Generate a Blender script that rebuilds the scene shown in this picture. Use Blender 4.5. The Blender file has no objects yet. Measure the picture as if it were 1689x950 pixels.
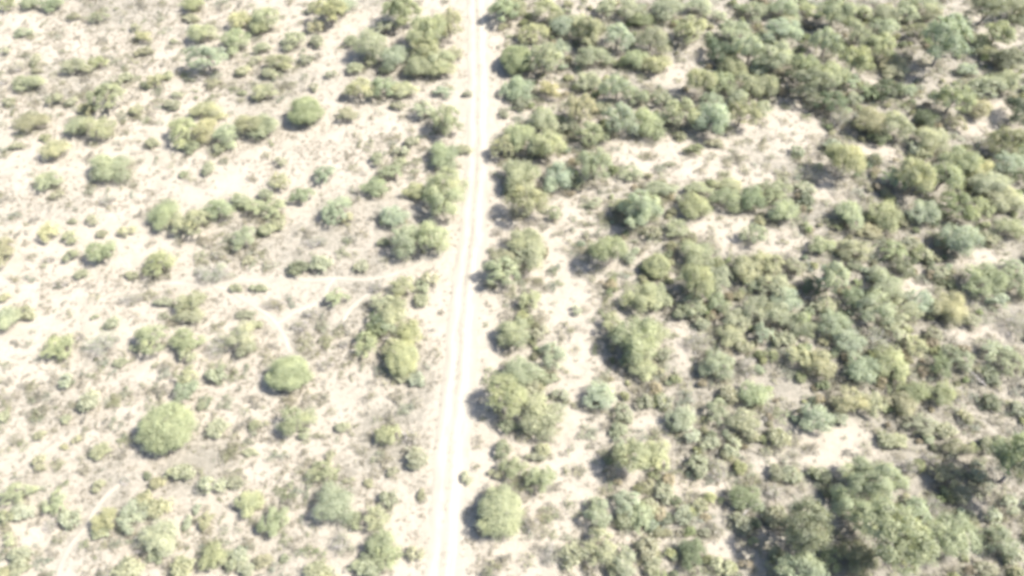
import bpy, math, random
import numpy as np
from mathutils import Vector, noise

scene = bpy.context.scene
col = scene.collection

# ------------------------------------------------------------------ camera
cam_data = bpy.data.cameras.new("camera")
cam = bpy.data.objects.new("camera", cam_data)
col.objects.link(cam)
cam.location = (0.0000, -59.5176, 85.0000)                       # a drone 85 m above the scrub
cam.rotation_euler = (math.radians(90 - 55.0000), 0, 0)
cam_data.sensor_fit = 'HORIZONTAL'
cam_data.angle = math.radians(70.0000)
cam_data.clip_start = 1.0
cam_data.clip_end = 5000.0
scene.camera = cam

# ------------------------------------------------------------------ sky, sun, exposure
SUN_ELEV, SUN_AZ = 50.0, 84.0                # sun high on the +x side, a touch towards +y
world = bpy.data.worlds.new("World")
scene.world = world
world.use_nodes = True
wn = world.node_tree
sky = wn.nodes.new('ShaderNodeTexSky')
sky.sky_type = 'NISHITA'
sky.sun_disc = False
sky.sun_elevation = math.radians(SUN_ELEV)
sky.sun_rotation = math.radians(SUN_AZ)
sky.dust_density = 2.0
bg = wn.nodes['Background']
bg.inputs['Strength'].default_value = 0.10
wn.links.new(sky.outputs[0], bg.inputs[0])

sun_data = bpy.data.lights.new("sun", 'SUN')
sun_data.energy = 4.3
sun_data.angle = math.radians(0.6)
sun_data.color = (1.0, 0.955, 0.89)
sun = bpy.data.objects.new("sun", sun_data)
col.objects.link(sun)
e, a = math.radians(SUN_ELEV), math.radians(SUN_AZ)
to_sun = Vector((math.cos(e) * math.sin(a), math.cos(e) * math.cos(a), math.sin(e)))
sun.rotation_euler = to_sun.to_track_quat('Z', 'Y').to_euler()
sun.location = to_sun * 200

scene.view_settings.view_transform = 'Standard'
scene.view_settings.look = 'None'
scene.view_settings.exposure = 2.47
scene.view_settings.gamma = 1.0
scene.view_settings.use_curve_mapping = False
scene.cycles.filter_width = 3.9              # the drone's soft small lens
scene.cycles.max_bounces = 6
scene.cycles.transparent_max_bounces = 4
scene.cycles.use_denoising = True

# ------------------------------------------------------------------ data measured on the ground, metres
# kind, x, y, half width, half depth, height, habit, leaf tone, label
PLANTS = [
('shrub',51.84,21.94,3.20,3.02,5.47,'tall',(0.437,0.430,0.241),"bright green shrub beside a near-black shadow at the sandy clearing's end"),
('shrub',-53.83,30.53,3.11,2.99,3.72,'loose',(0.456,0.477,0.284),'bright yellow-green shrub heading a tight row of three over its own shadow'),
('shrub',-15.63,7.04,2.76,3.30,3.60,'loose',(0.362,0.394,0.268),'dense silvery sage shrub where the footpath meets the track'),
('shrub',7.05,19.95,2.81,3.07,3.36,'loose',(0.415,0.475,0.352),'pale blue-green rounded shrub among darker ones beside the track'),
('shrub',-34.54,34.79,2.99,2.87,3.56,'dome',(0.409,0.445,0.263),'round dark green shrub standing alone on pale sand between track and row'),
('shrub',-28.71,-14.59,3.00,2.41,2.98,'dome',(0.452,0.486,0.297),'wide rounded yellow-green shrub just below the footpath fork'),
('shrub',-26.35,13.34,2.52,2.74,3.02,'loose',(0.422,0.473,0.326),'round pale green shrub with yellow tip on grey dry grass above the footpath'),
('shrub',-52.68,12.87,2.35,2.92,2.68,'lobed',(0.351,0.389,0.243),'dense green shrub at the end of a long low row'),
('shrub',13.85,4.60,2.71,2.49,5.01,'tall',(0.368,0.395,0.238),'fresh green shrub with a detached dark shadow on the sandy gap'),
('shrub',-50.37,3.42,2.39,2.69,2.76,'loose',(0.391,0.408,0.231),'round olive-green shrub alone at the edge of cream sand and dry grass'),
('shrub',-20.57,-31.51,2.68,2.39,2.96,'lobed',(0.387,0.418,0.289),'large pale yellowish shrub with a dark shaded flank by the lower track'),
('shrub',14.19,-26.27,2.25,2.34,4.45,'tall',(0.383,0.397,0.243),'yellowish green shrub with a blue shadow, front one of a pair in sand'),
('shrub',6.40,40.88,2.35,2.07,2.76,'loose',(0.436,0.404,0.222),'golden-green shrub just below the lime-green ball tree'),
('shrub',-59.49,5.44,2.26,2.09,2.80,'lobed',(0.394,0.432,0.266),'mid-sized round green shrub on cream sand with a small dark one beside it'),
('shrub',20.64,3.00,1.92,1.91,2.37,'dome',(0.420,0.436,0.259),"small tidy ball-shaped yellow-green shrub at the scrub's sandy edge"),
('shrub',-46.88,-33.23,1.79,1.65,1.82,'loose',(0.426,0.418,0.242),'golden-yellow shrub with a green foot on dry stubble'),
('shrub',88.11,48.66,3.71,3.15,3.58,'lobed',(0.256,0.264,0.172),'very large dark olive shrub straight behind the near-black evergreen'),
('shrub',77.85,64.26,4.39,2.62,3.43,'loose',(0.401,0.423,0.278),'very large wide olive-green shrub behind the shaded side of the tall leaning tree'),
('shrub',37.40,51.03,3.04,3.77,3.46,'loose',(0.132,0.168,0.100),'very large shade-coloured shrub below and sunward of the olive shrub over the sandy strip'),  # added shrub, its dark leaf tone stands in for shade
('shrub',1.48,20.21,3.07,3.57,3.76,'lobed',(0.364,0.381,0.248),'very large olive-green shrub on the shaded side of the pale blue-green track shrub'),
('shrub',14.12,49.36,3.72,2.92,3.36,'loose',(0.345,0.370,0.247),'very large olive-green shrub beyond and sunward of the golden shrub by the lime tree'),
('shrub',6.42,62.29,3.51,3.09,3.98,'loose',(0.402,0.411,0.248),'very large yellowish green shrub beyond and sunward of the lime-green ball tree'),
('shrub',81.92,40.92,3.39,3.04,3.67,'loose',(0.403,0.423,0.294),'very large sage shrub behind the shaded side of the near-black evergreen'),
('shrub',62.73,31.08,3.24,3.12,4.08,'loose',(0.406,0.414,0.271),'very large pale yellowish shrub beyond and sunward of the bright shrub at the clearing'),
('shrub',22.72,63.25,3.52,2.85,3.49,'loose',(0.410,0.421,0.293),'very large grey-olive shrub on the shaded side of the olive shrub over the sandy strip'),
('shrub',29.33,63.34,3.52,2.85,3.35,'lobed',(0.401,0.422,0.295),'very large sage shrub behind the shaded side of the olive shrub over the sandy strip'),
('shrub',-46.38,60.62,3.14,3.16,3.61,'loose',(0.445,0.466,0.301),'very large pale green shrub beyond and sunward of the broad sage shrub'),
('shrub',68.73,57.31,3.23,3.03,3.93,'loose',(0.397,0.431,0.299),'very large pale yellowish shrub on the shaded side of the tall leaning tree'),
('shrub',73.77,18.74,3.57,2.73,3.15,'lobed',(0.445,0.463,0.320),'very large sage shrub beyond and sunward of the dark tree in thick scrub'),
('shrub',41.26,56.33,3.21,3.01,3.54,'lobed',(0.410,0.445,0.297),'very large pale green shrub behind the shaded side of the bright shrub at the clearing'),
('shrub',-13.11,48.53,3.08,3.12,3.81,'loose',(0.451,0.472,0.304),"very large yellow-green shrub right below the thicket's middle tree"),
('shrub',59.42,32.22,3.26,2.92,3.74,'lobed',(0.418,0.394,0.242),'very large straw-olive shrub beyond and sunward of the bright shrub at the clearing'),
('shrub',51.69,63.86,3.32,2.86,3.54,'loose',(0.387,0.432,0.289),'very large cool green shrub straight behind the bright shrub at the clearing'),
('shrub',-63.22,22.37,3.42,2.76,3.35,'lobed',(0.398,0.427,0.286),'very large olive-green shrub right below the broad pale green shrub'),
('shrub',-50.65,54.23,2.95,3.19,3.53,'loose',(0.398,0.439,0.272),'very large green shrub beyond and sunward of the broad sage shrub'),
('shrub',56.02,44.15,3.05,3.09,3.68,'lobed',(0.412,0.438,0.276),'very large yellowish green shrub straight behind the bright shrub at the clearing'),
('shrub',1.22,28.51,2.83,3.29,3.46,'lobed',(0.419,0.451,0.273),'very large green shrub behind the shaded side of the pale blue-green track shrub'),
('shrub',66.03,0.01,3.21,2.90,3.87,'lobed',(0.392,0.425,0.259),'very large green shrub right below the dark tree in thick scrub'),
('shrub',-42.88,31.50,3.49,2.67,3.21,'loose',(0.381,0.377,0.232),'very large olive-green shrub on the shaded side of the lone round dark shrub'),
('shrub',53.99,37.35,3.34,2.77,3.52,'loose',(0.163,0.203,0.118),'very large dark green shrub straight behind the bright shrub at the clearing'),
('shrub',41.17,41.92,3.02,3.06,3.80,'loose',(0.362,0.373,0.239),'very large olive-green shrub below and sunward of the olive shrub over the sandy strip'),
('shrub',65.28,6.89,3.04,3.02,4.02,'lobed',(0.399,0.447,0.325),'very large pale blue-green shrub right below the dark tree in thick scrub'),
('shrub',22.84,32.24,2.89,3.14,3.70,'lobed',(0.393,0.429,0.263),'very large green shrub straight behind the broad pale tree'),
('shrub',4.00,55.75,3.00,3.01,3.50,'loose',(0.457,0.456,0.268),'very large yellowish green shrub straight behind the golden shrub by the lime tree'),
('shrub',-79.98,32.55,3.96,2.18,2.57,'loose',(0.386,0.370,0.244),'very large low flat dull olive shrub on the shaded side of the bright row-heading shrub'),
('shrub',56.02,11.99,2.51,3.39,2.85,'lobed',(0.405,0.418,0.243),'very large green shrub below and sunward of the bright shrub at the clearing'),
('shrub',64.72,40.67,3.09,2.70,3.16,'loose',(0.140,0.168,0.095),'very large shade-coloured shrub before the shaded side of the tall leaning tree'),  # leaning tree's shadow put in as an added, dark-toned shrub
('shrub',-67.95,31.11,2.66,3.09,3.52,'loose',(0.419,0.424,0.265),'very large yellow-green shrub right below the broad pale green shrub'),
('shrub',12.89,29.45,2.85,2.88,3.46,'loose',(0.397,0.421,0.263),'very large yellowish green shrub beyond and sunward of the pale blue-green track shrub'),
('shrub',2.53,4.04,2.98,2.72,3.63,'loose',(0.429,0.438,0.296),'very large sage shrub on the shaded side of the shrub with detached shadow'),
('shrub',78.26,23.07,3.11,2.59,3.28,'loose',(0.371,0.418,0.304),'very large pale blue-green shrub right below the near-black evergreen'),
('shrub',31.79,40.46,2.83,2.84,5.97,'tall',(0.395,0.396,0.235),'very large yellowish green shrub right below the olive shrub over the sandy strip'),
('shrub',75.14,15.62,3.17,2.49,2.98,'lobed',(0.422,0.426,0.281),'very large straw-olive shrub on the sunny side of the dark tree in thick scrub'),
('shrub',-32.83,64.70,3.18,2.47,2.76,'lobed',(0.422,0.464,0.338),'very large sage shrub behind the shaded side of the sage tree between two shadows'),
('shrub',68.47,28.63,3.20,2.44,3.21,'lobed',(0.434,0.439,0.290),'very large straw-olive shrub straight behind the dark tree in thick scrub'),
('shrub',-21.18,49.06,2.69,2.89,3.38,'lobed',(0.409,0.449,0.321),'very large pale blue-green shrub below and sunward of the sage tree between two shadows'),
('shrub',-26.01,40.55,2.97,2.56,3.37,'loose',(0.487,0.480,0.293),'very large yellow-green shrub right below the sage tree between two shadows'),
('shrub',46.10,63.60,2.88,2.61,2.96,'loose',(0.347,0.371,0.246),'very large olive-green shrub on the sunny side of the olive shrub over the sandy strip'),
('shrub',36.84,42.91,2.64,2.84,2.97,'loose',(0.389,0.426,0.263),'very large green shrub below and sunward of the olive shrub over the sandy strip'),
('shrub',17.71,-2.48,2.60,2.86,2.97,'loose',(0.414,0.428,0.262),'very large yellowish green shrub before the shaded side of the small ball shrub'),
('shrub',35.83,65.02,3.11,2.37,2.79,'loose',(0.459,0.485,0.340),'very large sage shrub straight behind the olive shrub over the sandy strip'),
('shrub',1.99,7.25,3.03,2.38,3.00,'lobed',(0.429,0.440,0.278),'very large yellow-green shrub before the shaded side of the pale blue-green track shrub'),
('shrub',-10.81,25.06,2.58,2.79,2.87,'lobed',(0.334,0.378,0.240),'very large green shrub straight behind the bright tree at the footpath mouth'),
('shrub',-1.18,26.60,2.35,3.05,3.03,'loose',(0.373,0.370,0.229),'very large olive-green shrub behind the shaded side of the pale blue-green track shrub'),
('shrub',-51.66,35.93,3.46,2.07,2.31,'loose',(0.470,0.469,0.288),'very large wide yellow-green shrub beyond and sunward of the bright row-heading shrub'),
('shrub',-50.63,30.66,2.47,2.87,2.96,'loose',(0.453,0.431,0.253),'very large yellow-green shrub on the sunny side of the bright row-heading shrub'),
('shrub',-41.02,31.66,2.75,2.56,2.89,'lobed',(0.425,0.451,0.295),'very large pale green shrub on the shaded side of the lone round dark shrub'),
('shrub',25.62,47.36,2.89,2.43,2.90,'lobed',(0.423,0.420,0.246),'very large yellowish green shrub on the sunny side of the lime-green ball tree'),
('shrub',-57.37,56.31,2.77,2.50,3.10,'lobed',(0.446,0.465,0.299),'very large yellow-green shrub straight behind the broad sage shrub'),
('shrub',-35.83,-9.34,2.44,2.84,2.82,'loose',(0.428,0.430,0.292),'very large grey-olive shrub behind the shaded side of the round shrub below the fork'),
('shrub',50.68,12.47,2.36,2.92,2.65,'lobed',(0.420,0.458,0.295),'very large yellowish green shrub right below the bright shrub at the clearing'),
('shrub',85.80,42.64,2.64,2.61,3.46,'lobed',(0.409,0.422,0.280),'very large pale yellowish shrub straight behind the near-black evergreen'),
('shrub',59.68,-4.15,2.57,2.67,2.89,'lobed',(0.426,0.406,0.251),'very large straw-olive shrub right below the dark tree in thick scrub'),
('shrub',32.66,15.72,3.00,2.29,2.72,'loose',(0.343,0.375,0.231),'very large green shrub on the sunny side of the broad pale tree'),
('shrub',-47.79,-9.12,2.74,2.50,3.16,'loose',(0.401,0.428,0.270),'very large yellowish green shrub right below the round shrub over the footpath'),
('shrub',5.32,33.06,2.52,2.71,3.03,'lobed',(0.476,0.493,0.328),'very large pale yellowish shrub right below the golden shrub by the lime tree'),
('shrub',1.65,41.33,2.42,2.82,2.91,'lobed',(0.359,0.413,0.284),'very large cool green shrub right below the lime-green ball tree'),
('shrub',36.81,-1.05,2.34,2.88,2.80,'loose',(0.424,0.432,0.292),'very large sage shrub on the shaded side of the tree by the black shade'),
('shrub',70.86,62.49,2.87,2.34,2.69,'lobed',(0.402,0.412,0.275),'very large straw-olive shrub behind the shaded side of the tall leaning tree'),
('shrub',9.19,58.57,2.61,2.55,2.92,'lobed',(0.374,0.418,0.309),'very large sage shrub beyond and sunward of the lime-green ball tree'),
('shrub',-22.20,41.08,2.59,2.57,3.38,'loose',(0.360,0.409,0.261),'very large green shrub right below the sage tree between two shadows'),
('shrub',-39.72,54.57,2.95,2.25,2.50,'loose',(0.441,0.456,0.312),'very large sage shrub straight behind the lone round dark shrub'),
('shrub',-46.74,29.73,2.45,2.64,2.89,'loose',(0.439,0.480,0.323),'very large pale green shrub on the sunny side of the bright row-heading shrub'),
('shrub',27.41,14.02,2.69,2.41,2.85,'lobed',(0.363,0.378,0.221),'very large green shrub beyond and sunward of the small ball shrub'),
('shrub',-16.63,46.59,2.46,2.63,3.27,'lobed',(0.414,0.429,0.274),'very large yellow-green shrub below and sunward of the sage tree between two shadows'),
('shrub',49.83,5.88,3.01,2.14,2.60,'loose',(0.414,0.411,0.266),'very large wide straw-olive shrub beyond and sunward of the tree by the black shade'),
('shrub',0.65,64.02,2.57,2.49,3.30,'loose',(0.369,0.370,0.232),'very large olive-green shrub straight behind the lime-green ball tree'),
('shrub',44.26,41.89,2.33,2.71,2.86,'lobed',(0.363,0.374,0.241),'very large olive-green shrub behind the shaded side of the bright shrub at the clearing'),
('shrub',52.34,-0.67,2.62,2.39,2.71,'lobed',(0.417,0.441,0.291),'very large olive-green shrub on the sunny side of the tree by the black shade'),
('shrub',-12.68,46.42,2.75,2.28,2.58,'lobed',(0.432,0.443,0.268),"very large yellowish green shrub right below the thicket's middle tree"),
('shrub',-46.78,11.07,2.40,2.60,3.19,'loose',(0.428,0.429,0.276),'large pale yellowish shrub on the sunny side of the row-end green shrub'),
('shrub',26.71,4.99,2.71,2.30,3.03,'lobed',(0.389,0.410,0.267),'large pale green shrub on the sunny side of the small ball shrub'),
('shrub',74.62,62.32,2.65,2.34,2.95,'loose',(0.456,0.487,0.333),'large pale yellowish shrub behind the shaded side of the tall leaning tree'),
('shrub',49.27,-13.00,2.31,2.69,2.60,'lobed',(0.435,0.454,0.267),'large green shrub below and sunward of the tree by the black shade'),
('shrub',85.38,53.39,2.14,2.89,2.46,'lobed',(0.427,0.430,0.256),'large yellowish green shrub on the sunny side of the tall leaning tree'),
('shrub',-44.33,13.41,2.77,2.24,2.85,'loose',(0.380,0.426,0.269),'large green shrub on the sunny side of the row-end green shrub'),
('shrub',-77.51,47.06,2.85,2.17,2.44,'loose',(0.410,0.414,0.289),'large dull olive shrub behind the shaded side of the broad pale green shrub'),
('shrub',-41.57,48.21,2.97,2.07,2.40,'loose',(0.383,0.384,0.240),'large wide olive-green shrub behind the shaded side of the lone round dark shrub'),
('shrub',1.23,-14.18,2.68,2.27,2.52,'lobed',(0.412,0.445,0.296),'large pale green shrub behind the shaded side of the straw-olive rounded tree'),
('shrub',73.17,22.27,2.57,2.37,3.06,'lobed',(0.505,0.489,0.293),'large yellow-green shrub beyond and sunward of the dark tree in thick scrub'),
('shrub',38.90,46.70,2.28,2.66,3.07,'lobed',(0.397,0.405,0.244),'large yellowish green shrub below and sunward of the olive shrub over the sandy strip'),
('shrub',42.59,-18.15,2.62,2.31,2.59,'loose',(0.461,0.439,0.272),'large straw-olive shrub right below the tree by the black shade'),
('shrub',62.05,12.74,2.52,2.40,2.99,'lobed',(0.437,0.476,0.344),'large sage shrub on the shaded side of the dark tree in thick scrub'),
('shrub',70.29,-0.00,2.21,2.73,2.81,'loose',(0.349,0.376,0.252),'large olive-green shrub below and sunward of the dark tree in thick scrub'),
('shrub',79.05,36.26,2.37,2.53,2.65,'loose',(0.437,0.408,0.263),'large dull olive shrub on the shaded side of the near-black evergreen'),
('shrub',75.23,56.82,2.59,2.29,2.76,'loose',(0.284,0.287,0.183),'large dark olive shrub on the shaded side of the tall leaning tree'),
('shrub',-61.44,65.45,2.98,1.98,2.63,'loose',(0.389,0.406,0.238),'large wide green shrub straight behind the broad sage shrub'),
('shrub',73.55,9.96,2.48,2.36,3.01,'loose',(0.404,0.416,0.264),'large pale green shrub on the sunny side of the dark tree in thick scrub'),
('shrub',43.03,-6.83,2.54,2.31,3.01,'loose',(0.377,0.419,0.286),'large pale green shrub right below the tree by the black shade'),
('shrub',0.45,-8.48,2.48,2.36,3.15,'lobed',(0.382,0.403,0.265),'large olive-green shrub straight behind the straw-olive rounded tree'),
('shrub',18.20,64.39,2.46,2.36,2.74,'loose',(0.408,0.430,0.291),'large pale yellowish shrub on the shaded side of the olive shrub over the sandy strip'),
('shrub',26.76,-13.07,2.44,2.38,2.87,'loose',(0.413,0.445,0.307),'large pale yellowish shrub on the sunny side of the large tree between the gaps'),
('shrub',32.97,2.09,2.23,2.60,2.92,'lobed',(0.437,0.432,0.275),'large olive-gold shrub on the sunny side of the small ball shrub'),
('shrub',-26.86,-20.99,2.68,2.16,2.81,'loose',(0.385,0.409,0.257),'large yellowish green shrub right below the round shrub below the fork'),
('shrub',13.39,43.00,2.54,2.27,2.81,'lobed',(0.459,0.471,0.321),'large sage shrub on the sunny side of the golden shrub by the lime tree'),
('shrub',56.05,-3.41,2.44,2.36,2.65,'loose',(0.433,0.489,0.358),'large pale blue-green shrub on the sunny side of the tree by the black shade'),
('shrub',36.66,15.60,2.31,2.49,3.02,'lobed',(0.272,0.319,0.190),'large deep green shrub on the shaded side of the bright shrub at the clearing'),
('shrub',45.22,-13.98,2.43,2.37,2.94,'lobed',(0.409,0.458,0.315),'large pale green shrub straight behind the biggest tree'),
('shrub',33.14,-4.53,2.29,2.50,3.04,'loose',(0.378,0.389,0.271),'large grey-olive shrub on the shaded side of the tree by the black shade'),
('shrub',53.29,-5.08,2.84,2.01,2.63,'loose',(0.449,0.456,0.298),'large wide pale yellowish shrub below and sunward of the tree by the black shade'),
('shrub',22.15,49.03,2.31,2.45,2.95,'lobed',(0.387,0.425,0.262),'large green shrub before the shaded side of the olive shrub over the sandy strip'),
('shrub',40.96,13.17,2.52,2.22,2.94,'lobed',(0.435,0.472,0.301),'large yellowish green shrub before the shaded side of the bright shrub at the clearing'),
('shrub',-44.28,-3.52,2.52,2.22,2.48,'loose',(0.384,0.388,0.245),'large olive-green shrub below and sunward of the round shrub over the footpath'),
('shrub',67.94,46.08,2.87,1.95,2.21,'loose',(0.422,0.415,0.282),'large wide dull olive shrub before the shaded side of the tall leaning tree'),
('shrub',-16.18,-5.14,2.35,2.38,2.84,'lobed',(0.501,0.500,0.320),'large pale yellowish shrub straight behind the round yellow-green track tree'),
('shrub',-83.94,42.79,3.18,1.75,2.20,'lobed',(0.459,0.475,0.315),'large low flat pale yellowish shrub on the shaded side of the broad pale green shrub'),
('shrub',36.02,-5.05,2.56,2.17,2.54,'loose',(0.408,0.424,0.283),'large pale yellowish shrub before the shaded side of the tree by the black shade'),
('shrub',9.98,-36.33,2.45,2.26,2.77,'loose',(0.444,0.447,0.294),'large straw-olive shrub right below the front shrub of the sandy pair'),
('shrub',67.97,48.75,2.50,2.21,2.45,'lobed',(0.428,0.402,0.260),'large dull olive shrub on the shaded side of the tall leaning tree'),
('shrub',-39.83,-35.21,2.44,2.26,2.78,'lobed',(0.454,0.468,0.327),'large grey-olive shrub on the sunny side of the golden-yellow stubble shrub'),
('shrub',39.89,-13.08,2.31,2.38,2.92,'loose',(0.465,0.443,0.275),'large straw-olive shrub beyond and sunward of the ash-grey shrub'),
('shrub',-50.93,60.45,2.50,2.18,2.91,'lobed',(0.502,0.489,0.294),'large yellow-green shrub beyond and sunward of the broad sage shrub'),
('shrub',37.84,-3.04,2.45,2.20,2.57,'lobed',(0.424,0.474,0.343),'large pale blue-green shrub before the shaded side of the tree by the black shade'),
('shrub',-14.83,35.74,2.15,2.50,2.67,'loose',(0.401,0.429,0.305),"large sage shrub right below the thicket's middle tree"),
('shrub',-18.37,41.02,2.68,2.00,2.50,'lobed',(0.476,0.483,0.315),'large pale yellowish shrub below and sunward of the sage tree between two shadows'),
('shrub',-23.60,58.18,2.48,2.16,2.55,'loose',(0.381,0.392,0.278),'large dull olive shrub beyond and sunward of the sage tree between two shadows'),
('shrub',-73.68,26.34,2.23,2.39,2.59,'lobed',(0.440,0.432,0.276),'large straw-olive shrub before the shaded side of the broad pale green shrub'),
('shrub',-35.96,14.03,2.60,2.05,2.31,'loose',(0.447,0.469,0.291),'large yellowish green shrub on the shaded side of the round shrub above the footpath'),
('shrub',30.22,-5.68,2.14,2.48,2.41,'loose',(0.457,0.459,0.312),'large grey-olive shrub below and sunward of the small ball shrub'),
('shrub',51.93,-7.93,2.11,2.45,2.33,'loose',(0.460,0.467,0.314),'large sage shrub below and sunward of the tree by the black shade'),
('shrub',94.75,60.44,2.21,2.33,2.92,'loose',(0.285,0.302,0.202),'large dark olive shrub on the sunny side of the tall leaning tree'),
('shrub',79.28,61.13,2.32,2.21,2.83,'loose',(0.421,0.407,0.272),'large dull olive shrub behind the shaded side of the tall leaning tree'),
('shrub',59.57,19.74,2.18,2.34,2.82,'loose',(0.382,0.434,0.277),'large green shrub on the sunny side of the bright shrub at the clearing'),
('shrub',12.16,60.57,2.32,2.20,2.71,'lobed',(0.446,0.456,0.308),'large sage shrub beyond and sunward of the lime-green ball tree'),
('shrub',69.32,33.83,2.09,2.44,2.48,'lobed',(0.141,0.167,0.092),'large dark green shrub right below the tall leaning tree'),
('shrub',37.00,2.79,2.24,2.27,2.99,'loose',(0.441,0.436,0.280),'large straw-olive shrub on the shaded side of the tree by the black shade'),
('shrub',-0.38,41.17,1.93,2.61,2.22,'loose',(0.398,0.454,0.310),'large cool green shrub right below the lime-green ball tree'),
('shrub',-73.84,5.59,1.93,2.60,2.38,'lobed',(0.397,0.375,0.245),'large dull olive shrub on the shaded side of the round shrub on cream sand'),
('shrub',35.62,8.44,2.31,2.17,2.90,'loose',(0.378,0.406,0.272),'large olive-green shrub behind the shaded side of the tree by the black shade'),
('shrub',-72.14,31.73,1.92,2.60,2.24,'lobed',(0.351,0.375,0.249),'large olive-green shrub before the shaded side of the broad pale green shrub'),
('shrub',44.91,-9.53,2.36,2.12,2.36,'lobed',(0.374,0.416,0.299),'large pale blue-green shrub right below the tree by the black shade'),
('shrub',71.12,13.74,1.92,2.59,2.53,'loose',(0.403,0.427,0.255),'large green shrub on the sunny side of the dark tree in thick scrub'),
('shrub',37.53,-20.95,2.33,2.12,2.65,'lobed',(0.389,0.434,0.314),'large pale blue-green shrub beyond and sunward of the ash-grey shrub'),
('shrub',-17.51,12.17,2.41,2.03,2.39,'lobed',(0.423,0.477,0.349),'large pale blue-green shrub straight behind the silvery shrub at the footpath mouth'),
('shrub',38.86,-7.10,2.12,2.31,2.82,'loose',(0.362,0.382,0.251),'large olive-green shrub before the shaded side of the tree by the black shade'),
('shrub',20.63,-2.22,1.90,2.53,2.11,'lobed',(0.426,0.446,0.287),'large pale green shrub right below the small ball shrub'),
('shrub',-39.56,8.18,2.20,2.18,2.56,'loose',(0.403,0.435,0.292),'large olive-green shrub on the sunny side of the row-end green shrub'),
('shrub',8.77,52.21,1.93,2.48,2.47,'loose',(0.379,0.419,0.307),'large sage shrub straight behind the golden shrub by the lime tree'),
('shrub',56.23,64.46,2.35,1.99,2.63,'loose',(0.402,0.427,0.255),'large green shrub on the sunny side of the olive shrub over the sandy strip'),
('shrub',24.15,9.84,2.33,2.01,2.28,'loose',(0.415,0.434,0.279),'large pale green shrub below and sunward of the broad pale tree'),
('shrub',25.73,38.87,2.30,2.00,2.58,'loose',(0.428,0.440,0.306),'large grey-olive shrub before the shaded side of the olive shrub over the sandy strip'),
('shrub',40.92,18.35,2.69,1.71,2.03,'loose',(0.374,0.396,0.248),'large wide yellowish green shrub on the shaded side of the bright shrub at the clearing'),
('shrub',13.44,-6.97,1.98,2.31,2.35,'loose',(0.430,0.436,0.273),'large yellow-green shrub behind the shaded side of the large tree between the gaps'),
('shrub',5.55,-11.46,2.14,2.14,2.57,'loose',(0.434,0.473,0.335),'large pale blue-green shrub straight behind the straw-olive rounded tree'),
('shrub',-49.56,10.88,2.07,2.21,2.65,'loose',(0.451,0.455,0.294),'large pale yellowish shrub below and sunward of the row-end green shrub'),
('shrub',55.40,5.56,1.98,2.30,2.45,'loose',(0.401,0.437,0.258),'large fresh green shrub beyond and sunward of the tree by the black shade'),
('shrub',43.69,46.62,1.98,2.30,2.23,'loose',(0.473,0.510,0.365),'large sage shrub behind the shaded side of the bright shrub at the clearing'),
('shrub',-43.54,-9.35,2.29,1.97,2.24,'lobed',(0.390,0.417,0.250),'large green shrub right below the round shrub over the footpath'),
('shrub',45.35,6.75,2.29,1.97,2.29,'loose',(0.424,0.451,0.271),'large green shrub straight behind the tree by the black shade'),
('shrub',64.76,-12.97,2.18,2.07,2.48,'loose',(0.359,0.376,0.246),"large olive-green shrub straight behind the tree at the picture's edge"),
('shrub',38.55,-37.65,2.14,2.09,2.70,'lobed',(0.293,0.292,0.183),'large dark olive shrub before the shaded side of the biggest tree'),
('shrub',24.48,60.78,2.42,1.84,2.39,'lobed',(0.276,0.306,0.173),'large deep green shrub on the shaded side of the olive shrub over the sandy strip'),
('shrub',11.05,-17.54,2.34,1.90,2.44,'lobed',(0.447,0.495,0.364),'large sage shrub on the sunny side of the straw-olive rounded tree'),
('shrub',-88.59,65.90,2.55,1.73,1.96,'lobed',(0.348,0.392,0.248),'large wide green shrub behind the shaded side of the broad pale green shrub'),
('shrub',55.52,2.20,1.95,2.26,2.61,'loose',(0.275,0.284,0.184),'large dark olive shrub on the sunny side of the tree by the black shade'),
('shrub',-21.55,18.24,2.32,1.90,2.29,'lobed',(0.345,0.388,0.245),'large green shrub beyond and sunward of the round shrub above the footpath'),
('shrub',55.01,-35.62,2.11,2.06,2.49,'loose',(0.324,0.351,0.236),"large dusky sage shrub right below the tree at the picture's edge"),
('shrub',29.37,0.90,1.93,2.24,2.19,'lobed',(0.422,0.440,0.305),'large sage shrub on the sunny side of the small ball shrub'),
('shrub',18.90,21.46,2.64,1.64,1.86,'loose',(0.422,0.448,0.306),'large wide pale yellowish shrub straight behind the broad pale tree'),
('shrub',61.63,40.35,1.83,2.35,2.28,'loose',(0.281,0.328,0.194),'large deep green shrub straight behind the bright shrub at the clearing'),
('shrub',-19.28,-9.89,1.99,2.14,2.50,'loose',(0.418,0.446,0.268),'large green shrub on the shaded side of the round yellow-green track tree'),
('shrub',38.37,39.33,2.11,2.01,2.70,'lobed',(0.408,0.435,0.307),'large sage shrub below and sunward of the olive shrub over the sandy strip'),
('shrub',28.79,-21.18,2.32,1.82,2.43,'lobed',(0.445,0.443,0.298),'large grey-olive shrub beyond and sunward of the ash-grey shrub'),
('shrub',66.42,63.18,2.13,1.98,2.62,'lobed',(0.403,0.420,0.273),'large olive-green shrub on the shaded side of the tall leaning tree'),
('shrub',23.01,18.01,2.77,1.52,1.81,'lobed',(0.428,0.451,0.306),'large low flat pale yellowish shrub beyond and sunward of the broad pale tree'),
('shrub',-15.49,-0.54,2.33,1.81,2.28,'loose',(0.453,0.454,0.281),'large yellow-green shrub right below the silvery shrub at the footpath mouth'),
('shrub',-19.00,21.34,2.18,1.92,2.15,'loose',(0.375,0.405,0.262),'large cool green shrub beyond and sunward of the round shrub above the footpath'),
('shrub',-29.24,21.05,2.18,1.92,2.31,'loose',(0.360,0.415,0.287),'large cool green shrub straight behind the round shrub above the footpath'),
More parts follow.
